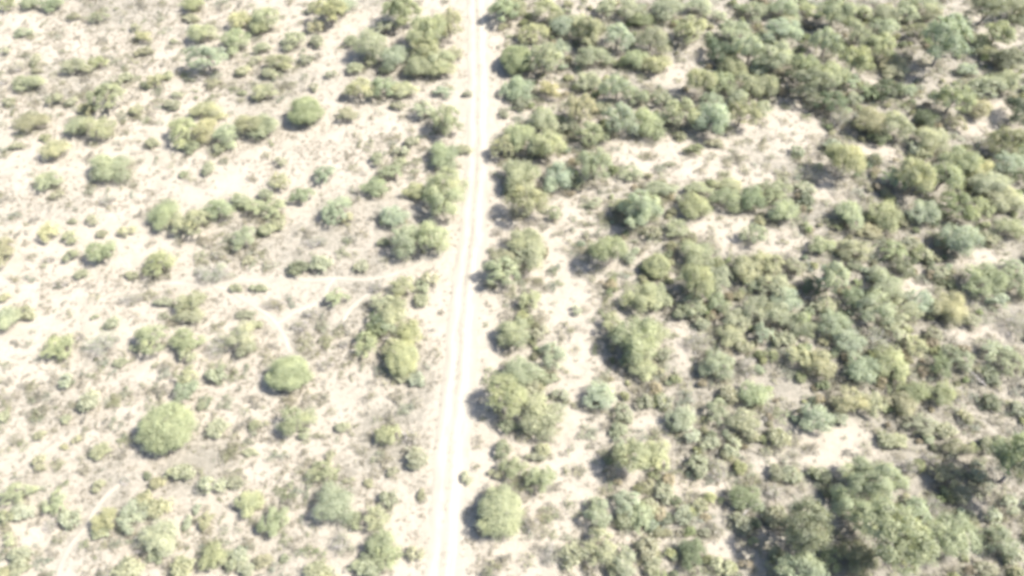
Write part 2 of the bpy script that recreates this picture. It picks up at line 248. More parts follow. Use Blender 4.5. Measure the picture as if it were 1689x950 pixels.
('shrub',63.65,-11.08,2.34,1.79,2.30,'loose',(0.454,0.484,0.343),"large sage shrub straight behind the tree at the picture's edge"),
('shrub',17.73,-25.12,1.77,2.35,2.06,'lobed',(0.451,0.461,0.278),'large yellowish green shrub on the sunny side of the front shrub of the sandy pair'),
('shrub',51.83,-27.69,2.29,1.82,2.08,'loose',(0.284,0.284,0.180),"large dark olive shrub on the shaded side of the tree at the picture's edge"),
('shrub',52.15,61.54,2.11,1.96,2.19,'lobed',(0.422,0.409,0.273),'large dull olive shrub on the sunny side of the olive shrub over the sandy strip'),
('shrub',-72.27,19.54,2.16,1.91,2.27,'lobed',(0.407,0.434,0.288),'large olive-green shrub behind the shaded side of the round shrub on cream sand'),
('shrub',-36.27,19.24,2.16,1.91,2.48,'loose',(0.467,0.458,0.293),'large straw-olive shrub behind the shaded side of the round shrub above the footpath'),
('shrub',24.90,-4.00,1.88,2.18,2.38,'loose',(0.423,0.442,0.296),'large pale yellowish shrub below and sunward of the small ball shrub'),
('shrub',3.30,-28.51,2.05,2.00,2.55,'loose',(0.396,0.427,0.262),'large bright yellow-green shrub beyond and sunward of the big round pale tree'),
('shrub',-92.98,66.58,2.35,1.74,1.93,'lobed',(0.385,0.411,0.273),'large olive-green shrub behind the shaded side of the broad pale green shrub'),
('shrub',40.18,16.36,2.14,1.90,2.18,'loose',(0.380,0.407,0.245),'large green shrub before the shaded side of the bright shrub at the clearing'),
('shrub',-42.60,40.33,2.29,1.77,2.31,'lobed',(0.431,0.436,0.288),'large straw-olive shrub behind the shaded side of the lone round dark shrub'),
('shrub',9.80,-32.38,1.93,2.10,2.44,'loose',(0.395,0.429,0.287),'large pale green shrub before the shaded side of the front shrub of the sandy pair'),
('shrub',-68.99,-5.73,1.73,2.34,2.04,'lobed',(0.407,0.437,0.301),'large pale yellowish shrub before the shaded side of the round shrub on cream sand'),
('shrub',30.78,-17.27,1.99,2.02,2.52,'lobed',(0.407,0.452,0.282),'large green shrub beyond and sunward of the ash-grey shrub'),
('shrub',37.51,-12.08,2.06,1.93,2.57,'loose',(0.474,0.471,0.301),'mid-sized pale yellowish shrub before the shaded side of the tree by the black shade'),
('shrub',-43.86,-32.73,1.97,2.00,2.43,'loose',(0.404,0.435,0.316),'mid-sized grey-olive shrub on the sunny side of the golden-yellow stubble shrub'),
('shrub',-27.42,-33.28,1.84,2.14,2.16,'loose',(0.385,0.422,0.260),'mid-sized green shrub on the shaded side of the large shrub by the lower track'),
('shrub',50.72,-21.36,2.57,1.53,1.96,'loose',(0.391,0.396,0.277),"mid-sized wide dull olive shrub on the shaded side of the tree at the picture's edge"),
('shrub',-39.36,14.30,2.10,1.86,2.13,'loose',(0.449,0.477,0.300),'mid-sized yellowish green shrub on the shaded side of the round shrub above the footpath'),
('shrub',19.41,-8.14,1.70,2.29,1.91,'lobed',(0.438,0.453,0.289),'mid-sized yellow-green shrub on the sunny side of the large tree between the gaps'),
('shrub',-60.15,-10.47,1.98,1.96,2.31,'lobed',(0.399,0.425,0.255),'mid-sized green shrub before the shaded side of the round shrub on cream sand'),
('shrub',58.68,-12.28,2.19,1.77,2.15,'loose',(0.366,0.391,0.260),"mid-sized olive-green shrub behind the shaded side of the tree at the picture's edge"),
('shrub',47.12,-2.28,1.90,2.04,2.30,'loose',(0.248,0.295,0.179),'mid-sized deep green shrub below and sunward of the tree by the black shade'),
('shrub',-27.85,34.84,2.23,1.73,1.96,'loose',(0.436,0.421,0.281),'mid-sized dull olive shrub on the sunny side of the lone round dark shrub'),
('shrub',28.16,-2.96,1.75,2.20,2.28,'loose',(0.350,0.392,0.246),'mid-sized green shrub below and sunward of the small ball shrub'),
('shrub',68.27,41.23,2.13,1.80,2.10,'loose',(0.382,0.431,0.299),'mid-sized pale green shrub before the shaded side of the tall leaning tree'),
('shrub',27.10,-30.65,2.06,1.85,2.11,'lobed',(0.265,0.301,0.173),'mid-sized deep green shrub below and sunward of the ash-grey shrub'),
('shrub',29.03,18.04,2.51,1.51,1.76,'loose',(0.429,0.453,0.283),'mid-sized wide yellowish green shrub on the sunny side of the broad pale tree'),
('shrub',36.02,3.82,1.67,2.26,2.13,'lobed',(0.467,0.460,0.280),'mid-sized yellow-green shrub on the shaded side of the tree by the black shade'),
('shrub',60.32,29.61,2.20,1.70,2.13,'loose',(0.237,0.271,0.158),'mid-sized deep green shrub beyond and sunward of the bright shrub at the clearing'),
('shrub',-16.73,-6.84,1.95,1.92,2.46,'loose',(0.395,0.429,0.287),'mid-sized pale green shrub straight behind the round yellow-green track tree'),
('shrub',33.30,18.90,2.60,1.43,1.74,'lobed',(0.463,0.471,0.296),'mid-sized low flat yellow-green shrub on the sunny side of the broad pale tree'),
('shrub',-13.74,-7.98,1.86,1.99,2.49,'lobed',(0.399,0.408,0.227),'mid-sized fresh green shrub straight behind the round yellow-green track tree'),
('shrub',-96.93,65.75,2.13,1.73,2.17,'loose',(0.386,0.403,0.236),'mid-sized green shrub behind the shaded side of the broad pale green shrub'),
('shrub',55.70,-13.19,1.65,2.22,2.15,'loose',(0.265,0.301,0.174),'mid-sized deep green shrub right below the dark tree in thick scrub'),
('shrub',51.13,-16.85,2.13,1.72,1.93,'lobed',(0.267,0.293,0.163),"mid-sized deep green shrub behind the shaded side of the tree at the picture's edge"),
('shrub',74.25,33.03,1.86,1.95,2.10,'loose',(0.381,0.362,0.237),'mid-sized dull olive shrub on the shaded side of the near-black evergreen'),
('shrub',-1.28,4.17,1.93,1.87,2.17,'lobed',(0.410,0.402,0.267),'mid-sized grey-olive shrub on the sunny side of the bright tree at the footpath mouth'),
('shrub',-58.04,-30.03,2.27,1.58,2.02,'loose',(0.444,0.465,0.300),'mid-sized wide yellow-green shrub on the shaded side of the golden-yellow stubble shrub'),
('shrub',-32.39,16.75,2.13,1.68,2.24,'loose',(0.351,0.397,0.252),'mid-sized green shrub behind the shaded side of the round shrub above the footpath'),
('shrub',21.01,-20.63,1.95,1.83,2.41,'lobed',(0.415,0.444,0.321),'mid-sized grey-olive shrub beyond and sunward of the front shrub of the sandy pair'),
('shrub',29.17,-8.81,1.96,1.81,2.03,'lobed',(0.427,0.430,0.278),'mid-sized pale yellowish shrub on the sunny side of the large tree between the gaps'),
('shrub',-41.46,-16.58,2.05,1.73,2.01,'loose',(0.361,0.404,0.277),'mid-sized pale green shrub beyond and sunward of the largest lone round shrub'),
('shrub',12.40,-37.82,1.74,2.02,2.21,'loose',(0.433,0.450,0.316),'mid-sized grey-olive shrub right below the front shrub of the sandy pair'),
('shrub',-36.64,58.53,2.06,1.68,1.99,'loose',(0.462,0.436,0.285),'mid-sized dull olive shrub on the shaded side of the sage tree between two shadows'),
('shrub',-10.39,51.39,1.60,2.16,1.88,'loose',(0.418,0.422,0.273),"mid-sized pale yellowish shrub below and sunward of the thicket's middle tree"),
('shrub',-13.91,-37.36,1.79,1.94,2.04,'loose',(0.418,0.448,0.271),'mid-sized green shrub below and sunward of the large shrub by the lower track'),
('shrub',40.32,2.74,1.95,1.76,2.08,'loose',(0.381,0.378,0.259),'mid-sized dull olive shrub on the shaded side of the tree by the black shade'),
('shrub',49.26,-18.60,1.85,1.85,2.06,'lobed',(0.428,0.406,0.266),'mid-sized dull olive shrub straight behind the biggest tree'),
('shrub',-68.80,9.48,1.89,1.81,2.17,'loose',(0.511,0.496,0.297),'mid-sized yellow-green shrub on the shaded side of the round shrub on cream sand'),
('shrub',34.15,39.00,1.91,1.78,2.35,'loose',(0.419,0.468,0.346),'mid-sized sage shrub right below the olive shrub over the sandy strip'),
('shrub',-15.18,17.54,2.14,1.59,1.92,'lobed',(0.466,0.472,0.283),'mid-sized yellowish green shrub straight behind the silvery shrub at the footpath mouth'),
('shrub',42.03,-0.49,1.70,1.98,2.14,'loose',(0.145,0.180,0.104),'mid-sized shade-coloured shrub on the shaded side of the tree by the black shade'),  # added in the black shade pool, the shade is in its leaf tone
('shrub',-78.55,62.12,2.30,1.46,1.80,'loose',(0.390,0.397,0.273),'mid-sized wide grey-olive shrub straight behind the broad pale green shrub'),
('shrub',17.17,-13.77,1.90,1.76,2.08,'lobed',(0.467,0.482,0.307),'mid-sized pale green shrub right below the large tree between the gaps'),
('shrub',2.45,-2.94,1.86,1.80,2.24,'loose',(0.458,0.474,0.290),'mid-sized yellowish green shrub before the shaded side of the shrub with detached shadow'),
('shrub',13.46,-31.15,1.94,1.71,2.18,'loose',(0.460,0.501,0.362),'mid-sized sage shrub right below the front shrub of the sandy pair'),
('shrub',39.36,62.24,1.91,1.72,2.10,'loose',(0.416,0.437,0.310),'mid-sized grey-olive shrub beyond and sunward of the olive shrub over the sandy strip'),
('shrub',-22.49,-27.25,2.44,1.34,1.74,'loose',(0.399,0.412,0.262),'mid-sized low flat pale green shrub straight behind the large shrub by the lower track'),
('shrub',-14.75,-35.80,1.81,1.81,2.11,'lobed',(0.401,0.429,0.271),'mid-sized yellowish green shrub below and sunward of the large shrub by the lower track'),
('shrub',53.47,-10.11,1.81,1.80,2.14,'loose',(0.480,0.479,0.296),'mid-sized yellow-green shrub below and sunward of the tree by the black shade'),
('shrub',54.58,-17.22,1.74,1.87,2.29,'lobed',(0.370,0.389,0.230),"mid-sized green shrub behind the shaded side of the tree at the picture's edge"),
('shrub',-74.13,48.69,1.88,1.73,2.07,'loose',(0.425,0.440,0.256),'mid-sized green shrub straight behind the broad pale green shrub'),
('shrub',-18.11,-3.07,1.91,1.69,2.09,'loose',(0.442,0.458,0.315),'mid-sized sage shrub straight behind the round yellow-green track tree'),
('shrub',9.37,31.99,1.67,1.94,2.23,'lobed',(0.368,0.378,0.268),'mid-sized dull olive shrub below and sunward of the golden shrub by the lime tree'),
('shrub',0.16,-26.95,1.87,1.71,2.22,'loose',(0.406,0.426,0.265),'mid-sized yellowish green shrub straight behind the big round pale tree'),
('shrub',80.95,46.85,1.98,1.61,1.82,'lobed',(0.388,0.434,0.322),'mid-sized sage shrub below and sunward of the tall leaning tree'),
('shrub',59.22,43.26,1.76,1.82,2.34,'loose',(0.411,0.471,0.324),'mid-sized cool green shrub straight behind the bright shrub at the clearing'),
('shrub',45.65,-18.60,1.72,1.85,2.07,'loose',(0.431,0.437,0.288),'mid-sized straw-olive shrub right below the tree by the black shade'),
('shrub',-47.10,58.63,1.76,1.80,2.33,'lobed',(0.403,0.421,0.248),'mid-sized green shrub beyond and sunward of the broad sage shrub'),
('shrub',25.80,-19.46,1.71,1.84,2.14,'loose',(0.414,0.435,0.294),'mid-sized pale yellowish shrub straight behind the ash-grey shrub'),
('shrub',46.16,55.43,1.75,1.79,2.07,'loose',(0.340,0.386,0.247),'mid-sized green shrub on the sunny side of the olive shrub over the sandy strip'),
('shrub',-15.74,-33.04,1.84,1.70,2.10,'loose',(0.480,0.483,0.312),'mid-sized pale yellowish shrub on the sunny side of the large shrub by the lower track'),
('shrub',71.70,3.11,1.95,1.60,2.06,'loose',(0.394,0.436,0.298),'mid-sized pale green shrub below and sunward of the dark tree in thick scrub'),
('shrub',-62.52,43.72,1.84,1.69,2.00,'loose',(0.438,0.432,0.264),'mid-sized yellow-green shrub on the sunny side of the broad pale green shrub'),
('shrub',42.89,36.76,1.51,2.04,1.68,'loose',(0.483,0.504,0.348),'mid-sized sage shrub behind the shaded side of the bright shrub at the clearing'),
('shrub',21.92,39.01,1.72,1.78,2.31,'lobed',(0.368,0.397,0.267),'mid-sized olive-green shrub before the shaded side of the olive shrub over the sandy strip'),
('shrub',35.56,-37.35,1.80,1.70,2.01,'loose',(0.286,0.316,0.177),'mid-sized deep green shrub on the shaded side of the biggest tree'),
('shrub',16.36,14.37,1.69,1.79,1.95,'loose',(0.400,0.399,0.269),'mid-sized grey-olive shrub on the shaded side of the broad pale tree'),
('shrub',-68.22,56.04,1.94,1.54,2.06,'loose',(0.435,0.422,0.252),'mid-sized yellow-green shrub on the shaded side of the broad sage shrub'),
('shrub',-53.36,-31.11,1.74,1.72,1.92,'loose',(0.412,0.446,0.285),'mid-sized yellowish green shrub on the shaded side of the golden-yellow stubble shrub'),
('shrub',-33.46,-37.34,1.54,1.94,1.93,'lobed',(0.367,0.381,0.222),'mid-sized green shrub on the sunny side of the golden-yellow stubble shrub'),
('shrub',-30.59,-31.36,1.73,1.72,1.98,'lobed',(0.459,0.476,0.292),'mid-sized yellowish green shrub on the shaded side of the large shrub by the lower track'),
('shrub',54.56,-24.28,2.15,1.36,1.77,'loose',(0.295,0.290,0.180),"mid-sized wide dark olive shrub on the shaded side of the tree at the picture's edge"),
('shrub',53.17,9.71,2.10,1.39,1.55,'lobed',(0.442,0.416,0.270),'mid-sized wide dull olive shrub beyond and sunward of the tree by the black shade'),
('shrub',20.02,-36.93,1.64,1.77,2.17,'lobed',(0.234,0.272,0.160),'mid-sized deep green shrub right below the ash-grey shrub'),
('shrub',-37.98,64.65,1.80,1.60,1.87,'loose',(0.420,0.425,0.266),'mid-sized yellow-green shrub behind the shaded side of the sage tree between two shadows'),
('shrub',-18.05,-6.28,1.73,1.66,2.22,'loose',(0.241,0.287,0.174),'mid-sized deep green shrub behind the shaded side of the round yellow-green track tree'),
('shrub',67.53,-2.76,1.96,1.46,1.63,'loose',(0.402,0.449,0.332),'mid-sized sage shrub below and sunward of the dark tree in thick scrub'),
('shrub',79.35,20.95,1.76,1.63,2.04,'loose',(0.161,0.191,0.106),'mid-sized dark green shrub right below the near-black evergreen'),
('shrub',46.90,-31.83,1.76,1.63,1.94,'lobed',(0.431,0.480,0.329),'mid-sized pale green shrub beyond and sunward of the biggest tree'),
('shrub',14.76,-32.74,1.45,1.96,1.65,'lobed',(0.411,0.447,0.286),'mid-sized yellowish green shrub right below the front shrub of the sandy pair'),
('shrub',-24.42,-2.51,1.77,1.61,1.93,'loose',(0.428,0.461,0.298),'mid-sized cool green shrub behind the shaded side of the round yellow-green track tree'),
('shrub',29.40,-37.36,1.80,1.57,2.09,'loose',(0.259,0.271,0.180),'mid-sized dark olive shrub below and sunward of the ash-grey shrub'),
('shrub',-45.46,52.86,2.01,1.41,1.88,'loose',(0.462,0.478,0.329),'mid-sized wide sage shrub on the sunny side of the broad sage shrub'),
('shrub',29.51,26.79,2.08,1.36,1.61,'loose',(0.259,0.281,0.154),'mid-sized wide deep green shrub beyond and sunward of the broad pale tree'),
('shrub',33.65,-8.21,1.63,1.74,2.17,'loose',(0.404,0.444,0.323),'mid-sized sage shrub before the shaded side of the tree by the black shade'),
('shrub',-41.88,-14.59,1.79,1.58,1.76,'loose',(0.440,0.443,0.286),'mid-sized pale yellowish shrub beyond and sunward of the largest lone round shrub'),
('shrub',-15.36,-22.69,1.70,1.66,1.85,'lobed',(0.391,0.400,0.242),'mid-sized yellowish green shrub right below the round yellow-green track tree'),
('shrub',-44.11,-5.30,2.27,1.25,1.67,'lobed',(0.433,0.432,0.298),'mid-sized low flat dull olive shrub below and sunward of the round shrub over the footpath'),
('shrub',-18.17,-7.86,1.71,1.64,2.05,'loose',(0.265,0.293,0.165),'mid-sized deep green shrub right below the silvery shrub at the footpath mouth'),
('shrub',-12.06,41.01,2.10,1.33,1.54,'loose',(0.412,0.462,0.343),"mid-sized wide sage shrub right below the thicket's middle tree"),
('bare',24.87,-27.10,1.23,1.66,1.62,'bare',(0.503,0.488,0.362),'ash-grey dead-looking shrub beside a thin pale strip'),
('bare',-54.51,-9.63,2.51,2.40,2.73,'bare',(0.366,0.389,0.292),'large twiggy grey shrub right below the round shrub on cream sand'),
('bare',-42.05,1.93,2.60,1.92,2.34,'bare',(0.374,0.397,0.298),'large twiggy grey shrub on the sunny side of the round shrub over the footpath'),
('bare',68.41,-6.60,1.78,2.41,2.21,'bare',(0.289,0.290,0.194),'large dark twiggy shrub below and sunward of the dark tree in thick scrub'),
('bare',48.85,-9.17,1.82,2.28,2.19,'bare',(0.353,0.365,0.267),'large twiggy grey shrub below and sunward of the tree by the black shade'),
('bare',54.76,34.00,1.69,2.28,3.31,'bare',(0.373,0.361,0.268),'large leafless grey shrub straight behind the bright shrub at the clearing'),
('bare',25.01,-9.15,2.09,1.81,2.09,'bare',(0.382,0.372,0.256),'large twiggy grey shrub on the sunny side of the large tree between the gaps'),
('bare',47.70,21.45,2.29,1.64,1.91,'bare',(0.363,0.338,0.242),'large wide leafless grey shrub on the shaded side of the bright shrub at the clearing'),
('bare',-38.81,-9.80,1.77,1.88,2.17,'bare',(0.385,0.383,0.269),'large twiggy grey shrub behind the shaded side of the round shrub below the fork'),
('bare',85.27,61.12,2.11,1.47,1.87,'bare',(0.359,0.361,0.279),'large wide leafless grey shrub beyond and sunward of the tall leaning tree'),
('bare',51.18,-14.28,1.44,1.67,1.71,'bare',(0.308,0.306,0.204),'mid-sized dark twiggy shrub below and sunward of the tree by the black shade'),
('bare',30.89,-13.06,1.32,1.78,1.63,'bare',(0.345,0.336,0.238),'mid-sized brownish twiggy shrub straight behind the ash-grey shrub'),
('bare',-15.93,-8.44,1.48,1.55,1.82,'bare',(0.381,0.358,0.258),'mid-sized leafless grey shrub straight behind the round yellow-green track tree'),
('bare',-19.21,-35.51,1.25,1.69,1.59,'bare',(0.373,0.371,0.261),'mid-sized twiggy grey shrub right below the large shrub by the lower track'),
('bare',-28.93,7.90,1.95,1.07,1.20,'bare',(0.324,0.326,0.251),'mid-sized low flat leafless grey shrub right below the lone round dark shrub'),
('bare',4.73,-36.86,1.25,1.60,1.58,'bare',(0.353,0.344,0.257),'mid-sized leafless grey shrub below and sunward of the big round pale tree'),
('bare',-53.50,-2.15,1.84,1.07,1.33,'bare',(0.331,0.321,0.240),'mid-sized wide leafless grey shrub before the shaded side of the round shrub over the footpath'),
('bare',-32.92,-2.99,1.84,1.01,1.28,'bare',(0.388,0.358,0.253),'mid-sized low flat leafless grey shrub straight behind the round shrub below the fork'),
('bare',-62.49,16.27,1.44,1.18,1.37,'bare',(0.341,0.341,0.261),'mid-sized leafless grey shrub straight behind the round shrub on cream sand'),
('bare',-88.16,47.66,1.18,1.37,1.40,'bare',(0.385,0.367,0.269),'mid-sized leafless grey shrub on the shaded side of the broad pale green shrub'),
('bare',49.37,-31.25,1.06,1.37,1.25,'bare',(0.294,0.312,0.222),'mid-sized dark twiggy shrub beyond and sunward of the biggest tree'),
('bare',56.94,-17.01,1.03,1.39,1.36,'bare',(0.415,0.390,0.266),"small brownish twiggy shrub behind the shaded side of the tree at the picture's edge"),
('bare',-28.64,-6.65,1.35,1.04,1.20,'bare',(0.369,0.352,0.259),'small leafless grey shrub straight behind the round shrub below the fork'),
('bare',2.27,-33.42,1.15,1.19,1.48,'bare',(0.385,0.354,0.251),'small leafless grey shrub on the sunny side of the big round pale tree'),
('bare',-12.48,-22.76,1.16,1.19,1.48,'bare',(0.378,0.360,0.249),'small brownish twiggy shrub right below the round yellow-green track tree'),
('bare',47.93,-26.56,1.21,1.13,1.47,'bare',(0.349,0.343,0.259),'small leafless grey shrub straight behind the biggest tree'),
('bare',-19.02,-0.25,1.24,1.08,1.38,'bare',(0.305,0.305,0.235),'small leafless grey shrub before the shaded side of the silvery shrub at the footpath mouth'),
('bare',31.07,-29.79,1.19,1.10,1.26,'bare',(0.366,0.367,0.282),'small leafless grey shrub on the sunny side of the ash-grey shrub'),
('bare',-42.05,-35.69,1.00,1.30,1.24,'bare',(0.353,0.352,0.270),'small leafless grey shrub below and sunward of the golden-yellow stubble shrub'),
('bare',-24.71,-12.73,1.44,0.84,0.93,'bare',(0.344,0.328,0.241),'small wide leafless grey shrub on the sunny side of the round shrub below the fork'),
('bare',-63.96,0.59,1.40,0.77,0.95,'bare',(0.338,0.314,0.225),'small low flat leafless grey shrub before the shaded side of the row-end green shrub'),
('bare',-27.58,-4.62,1.21,0.88,1.08,'bare',(0.341,0.336,0.254),'small leafless grey shrub behind the shaded side of the round yellow-green track tree'),
('bare',-42.80,5.65,1.12,0.93,1.12,'bare',(0.365,0.364,0.279),'small leafless grey shrub on the sunny side of the round shrub over the footpath'),
('bare',-44.57,2.53,0.95,1.10,1.06,'bare',(0.324,0.323,0.247),'small leafless grey shrub below and sunward of the row-end green shrub'),
('bare',50.84,-25.45,1.10,0.85,1.03,'bare',(0.373,0.362,0.270),'small leafless grey shrub beyond and sunward of the biggest tree'),
('bare',-53.24,-33.60,0.89,1.03,1.12,'bare',(0.314,0.312,0.238),'small leafless grey shrub on the shaded side of the golden-yellow stubble shrub'),
('bare',-89.35,43.99,0.97,0.90,1.01,'bare',(0.331,0.315,0.231),'small leafless grey shrub on the shaded side of the broad pale green shrub'),
('bare',-58.78,-7.85,0.74,1.00,0.87,'bare',(0.393,0.362,0.255),'small leafless grey shrub right below the round shrub on cream sand'),
('bare',-45.03,-38.78,0.85,0.85,1.06,'bare',(0.344,0.321,0.230),'small leafless grey shrub right below the golden-yellow stubble shrub'),
('bare',-36.97,-29.24,0.78,0.91,0.94,'bare',(0.305,0.309,0.240),'small leafless grey shrub below and sunward of the largest lone round shrub'),
('bare',-30.01,-11.64,1.02,0.68,0.84,'bare',(0.343,0.326,0.237),'small wide leafless grey shrub straight behind the round shrub below the fork'),
('bare',-67.29,4.84,0.96,0.56,0.74,'bare',(0.365,0.336,0.237),'very small wide leafless grey shrub on the shaded side of the row-end green shrub'),
('bare',-22.47,-9.43,0.74,0.68,0.77,'bare',(0.321,0.314,0.235),'very small leafless grey shrub on the shaded side of the round yellow-green track tree'),
('bare',-44.85,-16.55,0.85,0.49,0.61,'bare',(0.365,0.345,0.250),'very small wide leafless grey shrub straight behind the largest lone round shrub'),
('bare',-46.27,-28.21,0.66,0.61,0.74,'bare',(0.317,0.321,0.249),'very small leafless grey shrub beyond and sunward of the golden-yellow stubble shrub'),
('bare',-60.26,-18.86,0.56,0.49,0.65,'bare',(0.353,0.342,0.255),'very small leafless grey shrub behind the shaded side of the golden-yellow stubble shrub'),
('bare',-9.77,-4.10,0.61,0.35,0.42,'bare',(0.360,0.344,0.253),'very small wide leafless grey shrub beyond and sunward of the round yellow-green track tree'),
('bare',-23.35,-36.38,0.62,0.34,0.39,'bare',(0.362,0.339,0.244),'very small low flat leafless grey shrub right below the round shrub below the fork'),
('bare',-10.86,-7.08,0.60,0.35,0.41,'bare',(0.336,0.334,0.255),'very small wide leafless grey shrub right below the bright tree at the footpath mouth'),
('bare',-76.92,16.42,0.51,0.39,0.48,'bare',(0.330,0.311,0.224),'very small leafless grey shrub behind the shaded side of the round shrub on cream sand'),
('bare',-55.63,-25.36,0.40,0.47,0.51,'bare',(0.331,0.308,0.220),'very small leafless grey shrub on the shaded side of the largest lone round shrub'),
('bare',-14.62,-17.93,0.42,0.24,0.31,'bare',(0.349,0.354,0.274),'very small wide leafless grey shrub right below the round yellow-green track tree'),
('tree',75.80,48.84,4.98,5.33,9.53,'tall',(0.348,0.398,0.273),'tall leaning blue-green tree with feathery crown above a deep black shadow'),
('tree',40.80,-36.81,4.22,4.64,10.79,'tall',(0.387,0.409,0.266),'biggest tree with bright leafy clumps over deep black shade'),
('tree',-15.23,54.62,4.09,4.75,6.27,'lobed',(0.407,0.430,0.269),'tall yellowish green tree in the middle of the thicket beside the far track'),
('tree',58.50,-28.32,4.24,4.38,10.30,'tall',(0.383,0.419,0.258),"green tree cut by the picture's edge, shading scrub below it"),
('tree',-53.99,47.61,4.53,3.48,5.38,'loose',(0.423,0.472,0.348),'broad pale sage shrub, widest on the open slope near a leaning dark clump'),
('tree',19.04,12.26,3.64,3.54,5.26,'lobed',(0.421,0.469,0.321),'broad loose pale green tree facing the sandy gap'),
('tree',-68.36,37.59,3.87,3.32,5.01,'loose',(0.424,0.443,0.285),'broad pale green shrub with a golden-leaved low corner on dry ground'),
('tree',32.79,55.96,3.33,3.40,5.10,'loose',(0.466,0.468,0.291),'olive-yellow shrub above the upper sandy strip'),
('tree',-25.35,51.37,3.43,3.30,4.84,'lobed',(0.448,0.464,0.318),'sage tree with a black shadow on either side above the track bend'),
('tree',16.35,-9.56,2.95,3.74,4.77,'lobed',(0.387,0.416,0.264),'large yellow-green tree standing between two sandy gaps'),
('tree',-42.23,-22.06,3.34,3.29,4.09,'dome',(0.413,0.444,0.272),'largest lone round olive-green shrub, fine-leaved, on cream sand'),
('tree',0.79,48.72,2.80,3.48,3.48,'dome',(0.379,0.416,0.238),'lime-green ball-shaped tree at the track edge throwing shade onto the sand'),
('tree',-11.44,7.15,2.92,3.21,4.34,'loose',(0.452,0.485,0.296),'bright yellow-green tree leaning on the silvery shrub at the footpath mouth'),
('tree',66.61,13.45,2.83,3.29,4.30,'loose',(0.290,0.322,0.181),'dark green tree deepest in the thick scrub'),
('tree',84.72,34.85,2.56,3.41,3.92,'loose',(0.110,0.136,0.088),"near-black dense evergreen cut by the picture's right edge"),
('tree',-1.31,-32.51,2.70,3.14,3.35,'dome',(0.423,0.445,0.289),'big round pale green tree casting its shadow onto the wheel ruts'),
('tree',3.71,-20.38,3.05,2.76,3.84,'lobed',(0.422,0.431,0.287),'broad straw-olive rounded tree on the sandy verge'),
('tree',-14.46,-12.13,2.24,2.68,2.77,'dome',(0.441,0.453,0.266),'round yellow-green tree with a dark hollow at its foot near the track'),
('tree',44.27,-0.58,2.08,2.42,5.45,'tall',(0.435,0.464,0.321),'pale blue-green tree beside a black pool of shade'),
('tree',50.88,40.30,5.05,3.50,5.79,'loose',(0.265,0.282,0.190),'very large wide dark olive tree on the shaded side of the tall leaning tree'),
('tree',88.40,60.87,4.36,3.84,6.12,'loose',(0.269,0.284,0.189),'very large dark olive tree beyond and sunward of the tall leaning tree'),
('tree',60.11,60.35,4.14,3.83,5.95,'lobed',(0.400,0.427,0.281),'large pale green tree on the shaded side of the tall leaning tree'),
('tree',-11.53,57.78,3.42,4.46,5.13,'loose',(0.377,0.372,0.229),"large olive-green tree on the sunny side of the thicket's middle tree"),
('tree',46.56,47.68,3.91,3.85,5.26,'lobed',(0.472,0.492,0.340),'large sage tree on the sunny side of the olive shrub over the sandy strip'),
('tree',56.36,51.30,3.57,4.15,5.92,'loose',(0.383,0.416,0.289),'large pale yellowish tree straight behind the bright shrub at the clearing'),
('tree',-20.60,60.92,3.90,3.80,6.06,'lobed',(0.357,0.384,0.232),"large green tree behind the shaded side of the thicket's middle tree"),
('tree',49.40,55.62,4.46,3.25,4.69,'lobed',(0.434,0.490,0.358),'large pale blue-green tree on the sunny side of the olive shrub over the sandy strip'),
('tree',42.25,49.03,3.74,3.88,5.86,'loose',(0.419,0.455,0.320),'large pale blue-green tree behind the shaded side of the bright shrub at the clearing'),
('tree',5.97,46.66,3.80,3.72,6.06,'loose',(0.463,0.479,0.328),'large sage tree straight behind the golden shrub by the lime tree'),
('tree',-34.08,61.10,4.21,3.30,4.82,'loose',(0.465,0.460,0.269),'large yellowish green tree behind the shaded side of the sage tree between two shadows'),
('tree',74.07,36.76,3.92,3.44,5.61,'loose',(0.395,0.422,0.266),'large yellowish green tree right below the tall leaning tree'),
('tree',12.93,21.20,3.63,3.60,5.49,'loose',(0.360,0.394,0.259),'large cool green tree on the sunny side of the pale blue-green track shrub'),
('tree',42.11,-28.98,3.83,3.34,5.34,'lobed',(0.397,0.431,0.287),'large pale green tree straight behind the biggest tree'),
('tree',61.92,18.94,3.59,3.56,5.70,'lobed',(0.431,0.433,0.271),'large olive-green tree behind the shaded side of the dark tree in thick scrub'),
('tree',14.03,55.17,3.63,3.50,5.40,'lobed',(0.367,0.370,0.233),'large olive-green tree beyond and sunward of the golden shrub by the lime tree'),
('tree',60.45,47.08,3.50,3.61,5.33,'loose',(0.435,0.449,0.260),'large green tree on the shaded side of the tall leaning tree'),
('tree',87.96,54.10,3.61,3.48,5.19,'loose',(0.396,0.415,0.261),'large cool green tree on the sunny side of the tall leaning tree'),
('tree',18.02,39.89,3.77,3.26,4.60,'loose',(0.366,0.407,0.279),'large pale green tree on the sunny side of the golden shrub by the lime tree'),
('tree',66.48,51.40,3.56,3.43,4.78,'loose',(0.442,0.462,0.285),'large yellowish green tree on the shaded side of the tall leaning tree'),
('tree',-10.81,32.39,3.05,3.98,4.38,'loose',(0.374,0.397,0.249),'large yellowish green tree before the shaded side of the lime-green ball tree'),
('tree',-15.79,50.93,3.32,3.63,4.61,'loose',(0.431,0.436,0.261),"large yellowish green tree right below the thicket's middle tree"),
('tree',11.43,34.45,3.49,3.40,5.20,'loose',(0.445,0.419,0.272),'large dull olive tree below and sunward of the golden shrub by the lime tree'),
('tree',70.13,22.26,3.65,3.21,5.10,'lobed',(0.393,0.419,0.264),'large yellowish green tree straight behind the dark tree in thick scrub'),
('tree',38.10,33.52,3.66,3.17,5.07,'loose',(0.380,0.378,0.235),'large olive-green tree below and sunward of the olive shrub over the sandy strip'),
